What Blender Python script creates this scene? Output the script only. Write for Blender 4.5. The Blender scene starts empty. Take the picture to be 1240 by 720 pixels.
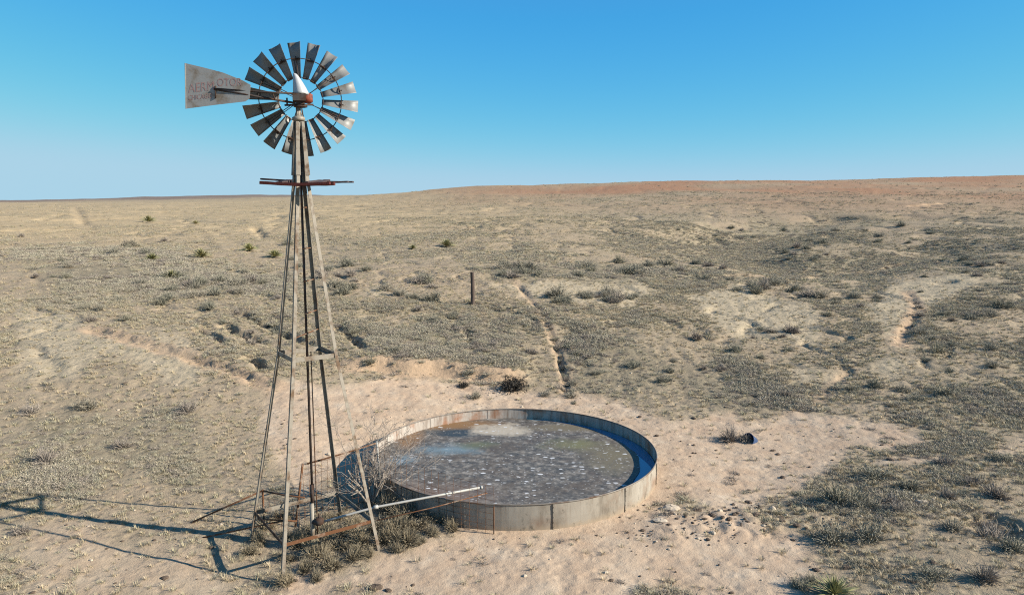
import bpy, math, random
import numpy as np
from mathutils import Vector, Matrix
random.seed(7)
RNG = np.random.default_rng(11)
SC = bpy.context.scene
COL = SC.collection
rad = math.radians

# ------------------------------------------------------------------ camera
CAM_H = 8.67
FPX, PITCH = 890.0, rad(7.36)
cd = bpy.data.cameras.new('camera')
cam = bpy.data.objects.new('camera', cd)
COL.objects.link(cam)
cam.location = (0, 0, CAM_H)
cam.rotation_euler = (math.pi / 2 - PITCH, 0, 0)
cd.sensor_width = 36.0
cd.lens = 36.0 * FPX / 1240.0
cd.clip_start = 0.1
cd.clip_end = 30000
SC.camera = cam

# ------------------------------------------------------------------ light
SUN_EL, SUN_TOWARD = rad(28), rad(12)      # sun to the right, a little on the camera's side
sdir = Vector((math.cos(SUN_EL) * math.cos(SUN_TOWARD), -math.cos(SUN_EL) * math.sin(SUN_TOWARD), math.sin(SUN_EL)))
sl = bpy.data.lights.new('sun', 'SUN')
sl.energy = 4.6
sl.angle = rad(0.53)
sl.color = (1.0, 0.93, 0.82)
so = bpy.data.objects.new('sun', sl)
so.rotation_euler = sdir.to_track_quat('Z', 'Y').to_euler()
so.location = (60, -20, 60)
COL.objects.link(so)
W = bpy.data.worlds.new('World')
SC.world = W
W.use_nodes = True
wn = W.node_tree
wn.nodes.clear()
wo = wn.nodes.new('ShaderNodeOutputWorld')
wb = wn.nodes.new('ShaderNodeBackground')
sk = wn.nodes.new('ShaderNodeTexSky')
sk.sky_type = 'NISHITA'
sk.sun_disc = False
sk.sun_elevation = SUN_EL
sk.sun_rotation = math.pi / 2 + SUN_TOWARD
sk.altitude = 900
sk.air_density = 1.0
sk.dust_density = 0.0
sk.ozone_density = 6.0
wb.inputs['Strength'].default_value = 0.12
# the photograph's clear, strongly blue sky: one tone curve per channel over the whole sky
EXPO = 1.1
sx = wn.nodes.new('ShaderNodeSeparateColor'); cx = wn.nodes.new('ShaderNodeCombineColor')
wn.links.new(sk.outputs[0], sx.inputs[0])
for ch, (pw, kk, cap) in enumerate(((1.55, 1.36, .41), (0.72, 0.95, .65), (0.75, 1.32, .80))):
    m0 = wn.nodes.new('ShaderNodeMath'); m0.operation = 'MULTIPLY'; m0.inputs[1].default_value = 0.12
    m1 = wn.nodes.new('ShaderNodeMath'); m1.operation = 'POWER'; m1.inputs[1].default_value = pw
    m2 = wn.nodes.new('ShaderNodeMath'); m2.operation = 'MULTIPLY'; m2.inputs[1].default_value = kk / 0.12 / 2 ** EXPO
    wn.links.new(sx.outputs[ch], m0.inputs[0]); wn.links.new(m0.outputs[0], m1.inputs[0]); wn.links.new(m1.outputs[0], m2.inputs[0])
    m3 = wn.nodes.new('ShaderNodeMath'); m3.operation = 'SMOOTH_MIN'; m3.inputs[1].default_value = cap / 0.12 / 2 ** EXPO; m3.inputs[2].default_value = .9
    m4 = wn.nodes.new('ShaderNodeMath'); m4.operation = 'MAXIMUM'; m4.inputs[1].default_value = (.06, .1, .1)[ch] / 0.12 / 2 ** EXPO
    wn.links.new(m2.outputs[0], m3.inputs[0]); wn.links.new(m3.outputs[0], m4.inputs[0]); wn.links.new(m4.outputs[0], cx.inputs[ch])
wn.links.new(cx.outputs[0], wb.inputs[0])
wn.links.new(wb.outputs[0], wo.inputs[0])
SC.view_settings.view_transform = 'Standard'
SC.view_settings.look = 'None'
SC.view_settings.gamma = 1.0
SC.view_settings.exposure = EXPO
SC.cycles.use_denoising = False
SC.cycles.filter_width = 1.1

# ------------------------------------------------------------------ material helpers
ALB = 0.7
def dim(c):
    return tuple(v * ALB for v in c)
class NT:
    def __init__(self, name):
        self.m = bpy.data.materials.new(name)
        self.m.use_nodes = True
        self.t = self.m.node_tree
        self.b = self.t.nodes['Principled BSDF']
        self.b.inputs['Specular IOR Level'].default_value = 0.25
    def n(self, typ, **kw):
        x = self.t.nodes.new(typ)
        for k, v in kw.items():
            setattr(x, k, v)
        return x
    def l(self, a, b):
        self.t.links.new(a, b)
    def noise(self, vec, scale, detail=4, rough=0.55, dist=0.0):
        x = self.n('ShaderNodeTexNoise')
        x.inputs['Scale'].default_value = scale
        x.inputs['Detail'].default_value = detail
        x.inputs['Roughness'].default_value = rough
        x.inputs['Distortion'].default_value = dist
        if vec is not None:
            self.l(vec, x.inputs['Vector'])
        return x.outputs['Fac']
    def ramp(self, fac, stops):
        x = self.n('ShaderNodeValToRGB')
        e = x.color_ramp.elements
        while len(e) < len(stops):
            e.new(0.5)
        for i, (p, c) in enumerate(stops):
            e[i].position = p
            e[i].color = (c, c, c, 1) if isinstance(c, (int, float)) else (*dim(c), 1)
        self.l(fac, x.inputs[0])
        return x.outputs[0]
    def mix(self, fac, a, b, mode='MIX'):
        x = self.n('ShaderNodeMixRGB', blend_type=mode)
        for s, v in ((0, fac), (1, a), (2, b)):
            if isinstance(v, tuple):
                x.inputs[s].default_value = (*dim(v), 1)
            elif isinstance(v, (int, float)):
                x.inputs[s].default_value = v
            else:
                self.l(v, x.inputs[s])
        return x.outputs[0]
    def math(self, op, a, b=0.0, clamp=False):
        x = self.n('ShaderNodeMath', operation=op, use_clamp=clamp)
        for i, v in enumerate((a, b)):
            if isinstance(v, (int, float)):
                x.inputs[i].default_value = v
            else:
                self.l(v, x.inputs[i])
        return x.outputs[0]
    def attr(self, name):
        x = self.n('ShaderNodeAttribute', attribute_name=name)
        return x.outputs['Fac']
    def pos(self):
        return self.n('ShaderNodeNewGeometry').outputs['Position']
    def obj(self):
        return self.n('ShaderNodeTexCoord').outputs['Object']
    def rnd(self):
        return self.n('ShaderNodeObjectInfo').outputs['Random']
    def mapping(self, vec, scale=(1, 1, 1), loc=(0, 0, 0), rot=(0, 0, 0)):
        x = self.n('ShaderNodeMapping')
        x.inputs['Scale'].default_value = scale
        x.inputs['Location'].default_value = loc
        x.inputs['Rotation'].default_value = rot
        self.l(vec, x.inputs['Vector'])
        return x.outputs[0]
    def bump(self, h, strength=0.3, dist=0.02):
        x = self.n('ShaderNodeBump')
        x.inputs['Strength'].default_value = strength
        x.inputs['Distance'].default_value = dist
        self.l(h, x.inputs['Height'])
        self.l(x.outputs[0], self.b.inputs['Normal'])
    def col(self, c):
        if isinstance(c, tuple):
            self.b.inputs['Base Color'].default_value = (*dim(c), 1)
        else:
            self.l(c, self.b.inputs['Base Color'])
    def set(self, **kw):
        for k, v in kw.items():
            s = self.b.inputs[k.replace('_', ' ')]
            if isinstance(v, (int, float)):
                s.default_value = v
            else:
                self.l(v, s)
        return self.m

M = {}
def metal(name, base, base2, rust, rust_at, rough=0.5, metallic=0.35, scale=3.0):
    t = NT(name)
    p = t.obj()
    n1 = t.noise(p, scale, 5, 0.65)
    n2 = t.noise(p, scale * 9, 4, 0.6)
    c = t.mix(n2, base, base2)
    f = t.ramp(n1, [(max(0, rust_at - 0.09), 0.0), (min(1, rust_at + 0.07), 1.0)])
    rc = t.mix(n2, rust, tuple(v * 0.45 for v in rust))
    c = t.mix(f, c, rc)
    t.col(c)
    t.bump(n2, 0.15, 0.004)
    mt = t.math('MULTIPLY', t.math('SUBTRACT', 1.0, f), metallic)
    rg = t.math('ADD', rough, t.math('MULTIPLY', f, 0.35), True)
    M[name] = t.set(Metallic=mt, Roughness=rg)
RUST = (0.23, 0.105, 0.05)
metal('galvanized_leg', (0.42, 0.38, 0.31), (0.27, 0.225, 0.17), (0.24, 0.155, 0.095), 0.58, 0.6, 0.15, 2.2)
metal('cover_steel', (0.31, 0.275, 0.22), (0.22, 0.19, 0.15), (0.2, 0.13, 0.08), 0.55, 0.6, 0.15, 3)
metal('rusty_pipe', (0.3, 0.2, 0.13), (0.36, 0.3, 0.24), RUST, 0.42, 0.7, 0.1, 3.5)
metal('dark_iron', (0.07, 0.06, 0.055), (0.12, 0.1, 0.09), (0.1, 0.055, 0.035), 0.5, 0.6, 0.3, 4)
metal('blade_steel', (0.31, 0.31, 0.29), (0.22, 0.22, 0.21), (0.22, 0.15, 0.09), 0.64, 0.5, 0.15, 4)
metal('vane_steel', (0.47, 0.455, 0.42), (0.34, 0.325, 0.3), (0.34, 0.27, 0.2), 0.58, 0.6, 0.1, 2.4)
metal('hood_steel', (0.62, 0.62, 0.6), (0.5, 0.5, 0.49), (0.4, 0.33, 0.28), 0.74, 0.5, 0.2, 5)
metal('red_iron', (0.42, 0.1, 0.05), (0.33, 0.08, 0.045), (0.13, 0.06, 0.045), 0.55, 0.6, 0.0, 6)
metal('pale_pipe', (0.54, 0.52, 0.47), (0.4, 0.385, 0.34), (0.36, 0.29, 0.22), 0.7, 0.5, 0.15, 5)
metal('rim_steel', (0.3, 0.27, 0.23), (0.2, 0.17, 0.14), (0.2, 0.12, 0.08), 0.58, 0.6, 0.2, 1.5)

def wood(name, a, b):
    t = NT(name)
    p = t.mapping(t.obj(), (14, 14, 2))
    n = t.noise(p, 3, 5, 0.7)
    t.col(t.ramp(n, [(0.3, a), (0.7, b)]))
    t.bump(n, 0.4, 0.01)
    M[name] = t.set(Roughness=0.9)
wood('red_board', (0.06, 0.016, 0.013), (0.14, 0.035, 0.027))
wood('dark_board', (0.05, 0.035, 0.035), (0.12, 0.085, 0.08))
wood('post_wood', (0.07, 0.05, 0.04), (0.17, 0.125, 0.1))

t = NT('faded_red_paint')
n = t.noise(t.obj(), 16, 5, 0.7)
t.col(t.ramp(n, [(0.35, (0.4, 0.19, 0.165)), (0.62, (0.45, 0.35, 0.32))]))
M['faded_red_paint'] = t.set(Roughness=0.7)

# foliage: colour varies per plant and along each tuft
def foliage(name, cols, rough=0.85, trans=0.0):
    t = NT(name)
    c = t.ramp(t.rnd(), [(i / max(1, len(cols) - 1), v) for i, v in enumerate(cols)])
    n = t.noise(t.obj(), 6, 3, 0.6)
    c = t.mix(t.ramp(n, [(0.4, 0.0), (0.7, 0.35)]), c, (0.16, 0.13, 0.1))
    t.col(c)
    M[name] = t.set(Roughness=rough)
foliage('straw', [(0.62, 0.51, 0.33), (0.54, 0.44, 0.29), (0.7, 0.57, 0.37), (0.58, 0.46, 0.3)])
foliage('sage', [(0.57, 0.51, 0.355), (0.49, 0.45, 0.325), (0.63, 0.55, 0.4), (0.55, 0.465, 0.345)])
foliage('dead_twig', [(0.43, 0.365, 0.295), (0.34, 0.285, 0.235)])
foliage('dark_shrub', [(0.05, 0.045, 0.035), (0.035, 0.03, 0.025)])
foliage('yucca_green', [(0.5, 0.48, 0.2), (0.4, 0.38, 0.18), (0.54, 0.48, 0.24)])
foliage('sage_dark', [(0.38, 0.345, 0.245), (0.31, 0.295, 0.22), (0.43, 0.375, 0.28)])
foliage('olive_grass', [(0.54, 0.475, 0.295), (0.46, 0.42, 0.27), (0.6, 0.515, 0.325), (0.5, 0.42, 0.27)])
foliage('tank_weed', [(0.38, 0.31, 0.2), (0.29, 0.245, 0.165)])
def stone(name, a, b):
    t = NT(name)
    n = t.noise(t.obj(), 9, 5, 0.65)
    t.col(t.ramp(n, [(0.3, a), (0.7, b)]))
    t.bump(n, 0.5, 0.02)
    M[name] = t.set(Roughness=0.95)
stone('pale_stone', (0.5, 0.4, 0.29), (0.68, 0.57, 0.43))
stone('dark_clod', (0.07, 0.05, 0.038), (0.2, 0.145, 0.1))

# ------------------------------------------------------------------ terrain
def gn(x, y, s):
    xi = np.floor(x).astype(np.int64); yi = np.floor(y).astype(np.int64)
    xf = x - xi; yf = y - yi
    def g(ix, iy, dx, dy):
        hsh = (ix * 374761393 + iy * 668265263 + s * 974634787) & 0xffffffff
        hsh = ((hsh ^ (hsh >> 13)) * 1274126177) & 0xffffffff
        a = (hsh ^ (hsh >> 16)).astype(np.float64) * (2 * math.pi / 4294967296.0)
        return np.cos(a) * dx + np.sin(a) * dy
    u = xf * xf * xf * (xf * (xf * 6 - 15) + 10); v = yf * yf * yf * (yf * (yf * 6 - 15) + 10)
    a = g(xi, yi, xf, yf); b = g(xi + 1, yi, xf - 1, yf)
    c = g(xi, yi + 1, xf, yf - 1); d = g(xi + 1, yi + 1, xf - 1, yf - 1)
    return ((a + (b - a) * u) + ((c + (d - c) * u) - (a + (b - a) * u)) * v) * 1.5
def fbm(x, y, s, o=4, g=0.5):
    r = 0; a = 1.0; f = 1.0
    for k in range(o):
        r = r + a * gn(x * f, y * f, s + k * 17); a *= g; f *= 2.03
    return r
def sm(a, b, x):
    k = np.clip((x - a) / (b - a), 0, 1)
    return k * k * (3 - 2 * k)

TANK = (0.08, 23.2, 4.57)
TOWER = (-5.1, 17.97)
TH = -1.733
US = np.array([-1.2, -0.70, -0.35, 0.0, 0.35, 0.70, 1.2])
PROF = [
    [(5, -.1), (14, -.1), (20, .15), (30, 1.0), (45, 2.4), (60, 3.4), (100, 5.0), (200, 6.6), (400, 7.4), (800, 7.7), (1600, 8.0), (4000, 8.3)],
    [(5, -.3), (14, -.2), (20, .1), (28, .7), (45, 2.4), (60, 3.4), (100, 5.0), (200, 6.6), (400, 7.5), (800, 7.8), (1600, 9.0), (2600, 14.0), (4000, 15.0)],
    [(5, -.3), (16, -.2), (22, .0), (28, .5), (36, 1.6), (45, 2.4), (60, 3.2), (100, 4.6), (200, 6.4), (400, 7.8), (800, 9.0), (1600, 20.0), (2600, 33.0), (4000, 34.0)],
    [(5, -.1), (16, 0.), (33, .05), (37, .75), (45, 2.2), (60, 3.3), (90, 4.6), (150, 6.3), (250, 9.0), (400, 14.5), (600, 21.5), (1000, 22.0), (4000, 22.0)],
    [(5, .2), (16, .0), (26, .0), (32, .2), (36, .6), (45, 1.5), (60, 2.1), (80, 2.4), (100, 3.1), (150, 5.6), (200, 8.2), (350, 15.0), (620, 26.6), (900, 28.0), (4000, 29.0)],
    [(5, .5), (20, .4), (30, .7), (45, 1.9), (60, 2.9), (80, 3.6), (100, 4.3), (150, 6.6), (250, 11.5), (400, 19.5), (760, 36.0), (1000, 38.0), (4000, 38.0)],
    [(5, .8), (20, .8), (30, 1.1), (45, 2.2), (60, 3.2), (80, 4.2), (100, 5.3), (150, 8.6), (250, 14.5), (400, 23.0), (760, 40.0), (1000, 42.0), (4000, 42.0)],
]
LG = np.linspace(math.log(5), math.log(4000), 400)
TAB = []
for pr in PROF:
    z = np.interp(LG, [math.log(a) for a, b in pr], [b for a, b in pr])
    k = np.exp(-np.linspace(-2, 2, 15) ** 2); k /= k.sum()
    TAB.append(np.convolve(np.pad(z, 7, 'edge'), k, 'valid'))
TAB = np.array(TAB)
UG = np.linspace(-1.2, 1.2, 241)
def hermite_cols():
    out = np.zeros((len(UG), len(LG)))
    mslope = np.gradient(TAB, US, axis=0)
    for i, u in enumerate(UG):
        k = min(max(np.searchsorted(US, u) - 1, 0), len(US) - 2)
        h = US[k + 1] - US[k]; q = (u - US[k]) / h
        out[i] = ((2 * q**3 - 3 * q**2 + 1) * TAB[k] + (q**3 - 2 * q**2 + q) * h * mslope[k] * .7
                  + (-2 * q**3 + 3 * q**2) * TAB[k + 1] + (q**3 - q**2) * h * mslope[k + 1] * .7)
    return out
TABF = hermite_cols()
def table(x, y):
    D = np.hypot(x, y)
    ye = np.maximum(np.maximum(y, 0.55 * D), 5.0)
    u = np.clip(x / ye, -1.2, 1.2)
    fi = (u + 1.2) / 2.4 * (len(UG) - 1); fj = np.clip((np.log(ye) - LG[0]) / (LG[-1] - LG[0]), 0, 1) * (len(LG) - 1)
    i = np.clip(fi.astype(int), 0, len(UG) - 2); j = np.clip(fj.astype(int), 0, len(LG) - 2)
    a = fi - i; b = fj - j
    return (TABF[i, j] * (1 - a) + TABF[i + 1, j] * a) * (1 - b) + (TABF[i, j + 1] * (1 - a) + TABF[i + 1, j + 1] * a) * b

def h_base(x, y):
    D = np.hypot(x, y)
    z = table(x, y)
    z = z + 0.22 * gn(x / 13, y / 13, 1) * sm(26, 45, D) + 0.9 * gn(x / 48, y / 48, 2) * sm(55, 140, D)
    z = z + 2.6 * gn(x / 190, y / 190, 3) * sm(220, 520, D) + 3.0 * fbm(x / 420, y / 420, 31, 3) * sm(900, 2000, D)
    rd = 1 - np.abs(gn(x / 7.0 + 0.4 * gn(x / 3, y / 3, 8), y / 11.0, 4))
    z = z - 0.16 * sm(0.85, 1.0, rd) * sm(31, 42, D) * sm(500, 120, D)
    rd2 = 1 - np.abs(gn(x / 24.0 + 0.3 * gn(x / 8, y / 8, 9), y / 38.0, 14))
    z = z - 0.35 * sm(0.88, 1.0, rd2) * sm(60, 110, D) * sm(900, 350, D)
    # scarp behind the tank
    sx = sm(-9, -6, x) * sm(1.4, -.4, x)
    yb = 34.6 + 0.7 * gn(x / 2.2, x * 0 + 3.3, 5)
    z = z + 0.5 * sx * sm(yb - .45, yb + .1, y) * sm(yb + 7, yb + .6, y)
    # ground kept level under the tank
    dt = np.hypot(x - TANK[0], y - TANK[1])
    z = z * sm(4.7, 7.5, dt)
    return z

CP, SP = math.cos(PITCH), math.sin(PITCH)
TS = np.exp(np.linspace(math.log(9), math.log(4500), 2600))
def ray(px, py):
    u = (px - 620) / FPX; v = (py - 360) / FPX
    return np.array([u, CP - v * SP, -SP - v * CP])
def hit(px, py, fn):
    d = ray(px, py)
    P = d[None, :] * TS[:, None]
    f = P[:, 2] + CAM_H - fn(P[:, 0], P[:, 1])
    k = np.argmax(f < 0)
    if not (f < 0).any():
        k = len(TS) - 1
    a = f[k - 1] / (f[k - 1] - f[k] + 1e-12)
    tt = TS[k - 1] + (TS[k] - TS[k - 1]) * min(1, max(0, a))
    return d[0] * tt, d[1] * tt
def at_z(px, py, z):                       # the point at height z seen at a pixel of the photograph
    d = ray(px, py); tt = (z - CAM_H) / d[2]
    return Vector((d[0] * tt, d[1] * tt, z))
def at_y(px, py, y):
    d = ray(px, py); tt = y / d[1]
    return Vector((d[0] * tt, y, CAM_H + d[2] * tt))

def seg_dist(x, y, pl):
    best = np.full(x.shape, 1e9); side = np.zeros(x.shape); par = np.zeros(x.shape)
    L = 0; tot = sum(math.hypot(b[0] - a[0], b[1] - a[1]) for a, b in zip(pl, pl[1:]))
    for (ax, ay), (bx, by) in zip(pl, pl[1:]):
        dx, dy = bx - ax, by - ay; l2 = dx * dx + dy * dy + 1e-9
        q = np.clip(((x - ax) * dx + (y - ay) * dy) / l2, 0, 1)
        d = np.hypot(x - ax - q * dx, y - ay - q * dy)
        m = d < best
        best = np.where(m, d, best)
        par = np.where(m, (L + q * math.sqrt(l2)) / tot, par)
        L += math.sqrt(l2)
    return best, par

# trails, gullies and undercut banks: (pixel polyline, half width m, depth m, how bare)
GROOVES_PX = [
    ([(622, 338), (634, 352), (650, 372), (662, 392), (669, 408), (676, 428), (684, 452), (687, 482)], .24, .24, .5),
    ([(1098, 352), (1110, 368), (1108, 382), (1096, 398), (1090, 418)], .34, .2, .8),
    ([(1034, 446), (1018, 460), (985, 486)], .25, .08, .45),
    ([(100, 396), (150, 408), (230, 432), (285, 450), (335, 470)], .4, .26, .7),
    ([(267, 391), (285, 399), (303, 408), (322, 416)], .38, .75, .1),
    ([(235, 396), (255, 404), (276, 415)], .32, .6, .1),
    ([(284, 376), (305, 385), (330, 396), (352, 406), (386, 421)], .36, .7, .1),
    ([(408, 395), (424, 406), (441, 421)], .32, .6, .1),
    ([(298, 431), (312, 438), (327, 447)], .4, .7, .1),
    ([(563, 396), (568, 406), (572, 418)], .28, .4, .1),
    ([(90, 250), (98, 264), (110, 278)], 1.0, .4, .1),
    ([(308, 274), (320, 288)], .8, .45, .0),
    ([(1000, 322), (1060, 316), (1100, 308), (1150, 306)], .9, .5, .2),
    ([(870, 335), (960, 330), (1000, 322)], 1.0, .5, .2),
    ([(1105, 250), (1150, 246), (1178, 248)], 1.4, 1.1, .4),
    ([(560, 275), (620, 279), (680, 284)], 1.0, .7, .2),
    ([(1180, 622), (1206, 634), (1236, 656)], .6, .6, .0),
]
HOLLOW = [hit(a, b, h_base) for a, b in [(1200, 266), (1100, 262), (1000, 264), (930, 274), (880, 292), (905, 318), (980, 326), (1060, 318), (1130, 306), (1200, 296)]]
GROOVES = []
for pl, w, dp, br in GROOVES_PX:
    GROOVES.append(([hit(a, b, h_base) for a, b in pl], w, dp, br))

def carve(x, y):
    dz = np.zeros(x.shape); bare = np.zeros(x.shape)
    for pl, w, dp, br in GROOVES:
        xs = [p[0] for p in pl]; ys = [p[1] for p in pl]
        m = (x > min(xs) - 4 * w) & (x < max(xs) + 4 * w) & (y > min(ys) - 4 * w) & (y < max(ys) + 4 * w)
        if not m.any():
            continue
        d, q = seg_dist(x[m] + .55 * w * fbm(x[m] / w / 2.4, y[m] / w / 2.4, 21, 3), y[m] + .55 * w * fbm(x[m] / w / 2.4, y[m] / w / 2.4, 22, 3), pl)
        taper = sm(0, .12, q) * sm(1, .88, q) * np.clip(.75 + .8 * gn(q * 7 + w * 5, q * 0 + dp * 7, 23), .4, 1.1)
        dz[m] -= dp * taper * sm(w * 1.15, w * .35, d)
        bare[m] = np.maximum(bare[m], br * sm(w * 2.2, w * .9, d) * sm(-.02, .05, q + .02))
    xs = [p[0] for p in HOLLOW]; ys = [p[1] for p in HOLLOW]
    m = (x > min(xs) - 40) & (x < max(xs) + 40) & (y > min(ys) - 40) & (y < max(ys) + 40)
    hol = np.zeros(x.shape)
    if m.any():
        ww = 3 + y[m] * .045
        d, q = seg_dist(x[m] + ww * .5 * fbm(x[m] / 14, y[m] / 14, 24, 2), y[m] + ww * .5 * fbm(x[m] / 14, y[m] / 14, 25, 2), HOLLOW)
        hol[m] = sm(ww * 1.5, ww * .2, d)
        dz[m] -= hol[m] * ww * .15
    return dz, bare, hol

def h(x, y):
    x = np.atleast_1d(np.asarray(x, float)); y = np.atleast_1d(np.asarray(y, float))
    D = np.hypot(x, y)
    z = h_base(x, y) + carve(x, y)[0]
    dt = np.hypot(x - TANK[0], y - TANK[1])
    k = sm(4.5, 5.2, dt)
    near = sm(90, 40, D)
    z = z + k * near * (.05 * gn(x / 2.3, y / 2.3, 6) + .02 * gn(x / .8, y / .8, 7) + .016 * gn(x / .33, y / .33, 12))
    z = z + sm(25, 70, D) * sm(700, 200, D) * (.07 * gn(x / 1.9, y / 1.9, 13) + .05 * gn(x / .8, y / .9, 19))
    z = z + sm(25, 35, D) * sm(120, 60, D) * .045 * gn(x / .45, y / .6, 16)
    # clods pushed up below the tank, on the right
    rg = sm(1.6, .2, np.abs(y - 18.6 - .12 * (x - 4))) * sm(3.4, 4.4, x) * sm(13, 10, x)
    z = z + rg * (.1 + .13 * np.abs(gn(x / .5, y / .4, 15)))
    return z
def hz(x, y):
    return float(h(np.array([x]), np.array([y]))[0])
def at(px, py):
    x, y = hit(px, py, h_base)
    return Vector((x, y, hz(x, y)))

# bare sand and wear, as areas of the ground
def poly_px(pts):
    return [hit(a, b, h_base) for a, b in pts]
def poly_sd(x, y, pl):
    inside = np.zeros(x.shape, bool)
    n = len(pl)
    for i in range(n):
        ax, ay = pl[i]; bx, by = pl[(i + 1) % n]
        c = ((ay > y) != (by > y)) & (x < (bx - ax) * (y - ay) / (by - ay + 1e-12) + ax)
        inside ^= c
    d, _ = seg_dist(x, y, pl + [pl[0]])
    return np.where(inside, -d, d)
SAND = [poly_px(p) for p in (
    [(318, 470), (400, 462), (470, 452), (560, 462), (640, 474), (720, 482), (800, 500), (870, 502), (900, 520), (960, 498), (1040, 500), (1110, 520),
     (1150, 540), (1060, 548), (1010, 580), (950, 600), (860, 618), (900, 640), (985, 655), (1010, 690), (960, 735), (330, 735), (350, 690), (440, 672), (540, 648), (470, 610), (400, 600), (330, 560), (300, 520)],
    [(0, 640), (80, 628), (180, 650), (300, 690), (330, 740), (0, 740)],
    [(1040, 560), (1240, 532), (1240, 556), (1120, 566)],
)]
PALE = [poly_px(p) for p in (
    [(0, 350), (60, 380), (200, 400), (300, 440), (250, 470), (100, 450), (0, 470)],
    [(390, 350), (470, 345), (480, 358), (420, 366)],
    [(600, 345), (760, 338), (860, 352), (760, 366), (640, 362)],
    [(780, 350), (900, 348), (1000, 380), (1010, 420), (900, 400), (820, 380)],
    [(1000, 370), (1090, 340), (1240, 320), (1240, 345), (1110, 380), (1090, 420)],
    [(960, 450), (1060, 430), (1130, 440), (1000, 480)],
)]
THICK = [poly_px(p) for p in (
    [(0, 495), (60, 500), (140, 485), (230, 495), (310, 560), (300, 600), (200, 590), (90, 604), (0, 590)],
    [(430, 400), (560, 385), (640, 400), (650, 450), (560, 455), (450, 440)],
    [(700, 400), (860, 430), (980, 490), (860, 492), (720, 470)],
    [(0, 300), (120, 290), (300, 330), (420, 340), (300, 362), (60, 350)],
    [(580, 325), (720, 318), (880, 330), (760, 342), (600, 340)],
)]
def masks(x, y):
    D = np.hypot(x, y)
    w = np.clip(D / 25, .6, 4)
    n1 = fbm(x / (2.2 * w), y / (2.2 * w), 41, 3)
    bare = np.zeros(x.shape)
    near = (D < 60) & (y > 5)
    for pl in SAND:
        sd = poly_sd(x[near], y[near], pl)
        bare[near] = np.maximum(bare[near], sm(.5, -.7, sd + .9 * n1[near]) * (.55 if pl is SAND[1] else 1))
    br, hol = carve(x, y)[1:]
    yb = 34.6 + 0.7 * gn(x / 2.2, x * 0 + 3.3, 5)
    br = np.maximum(br, .85 * sm(-9.5, -7, x) * sm(1.2, -.2, x) * sm(yb - 1.2, yb - .5, y) * sm(yb + .7, yb, y))
    pale = np.zeros(x.shape)
    nr = (D < 160) & (y > 5)
    for pl in PALE:
        sd = poly_sd(x[nr], y[nr], pl)
        pale[nr] = np.maximum(pale[nr], sm(1.0, -1.6, sd + 2.6 * n1[nr]))
    thick = np.zeros(x.shape)
    for pl in THICK:
        sd = poly_sd(x[nr], y[nr], pl)
        thick[nr] = np.maximum(thick[nr], sm(1.5, -1.5, sd + 2.2 * n1[nr]))
    u = x / np.maximum(y, 1)
    row = 245 + (CAM_H - h_base(x, y)) * FPX / np.maximum(y, 1)
    red = sm(-.25, .1, u) * sm(120, 340, D) * np.clip(.7 + .7 * fbm(x / 60, y / 110, 51, 3), 0, 1)
    straw = sm(.25, -.25, u) * sm(60, 130, D) * sm(1500, 600, D)
    # scrub cover: patches stretched across the view
    cov = fbm(x / 11, y / 16, 61, 4) + .45 * gn(x / 3.1, y / 4.0, 62) + .45 * gn(x / 6.0, y / 5.0, 63)
    scrub = sm(-.5, .6, cov - .05 + .22 * sm(.05, .45, u) * sm(200, 60, D) * sm(29, 38, D) - .35 * sm(.1, .3, u) * sm(32, 26, D) - .9 * pale - .12 * sm(.0, -.4, u) + .8 * hol + .42 * thick)
    fine = fbm(x / 2.6, y / 2.6, 66, 2)
    scrub = np.where(D < 45, scrub * np.clip(.75 + 1.1 * fine, .05, 1.15), scrub)
    far = sm(1150, 1500, D) * .8
    return bare, br, pale, red, straw, scrub, far, thick * (1 - bare)

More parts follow.
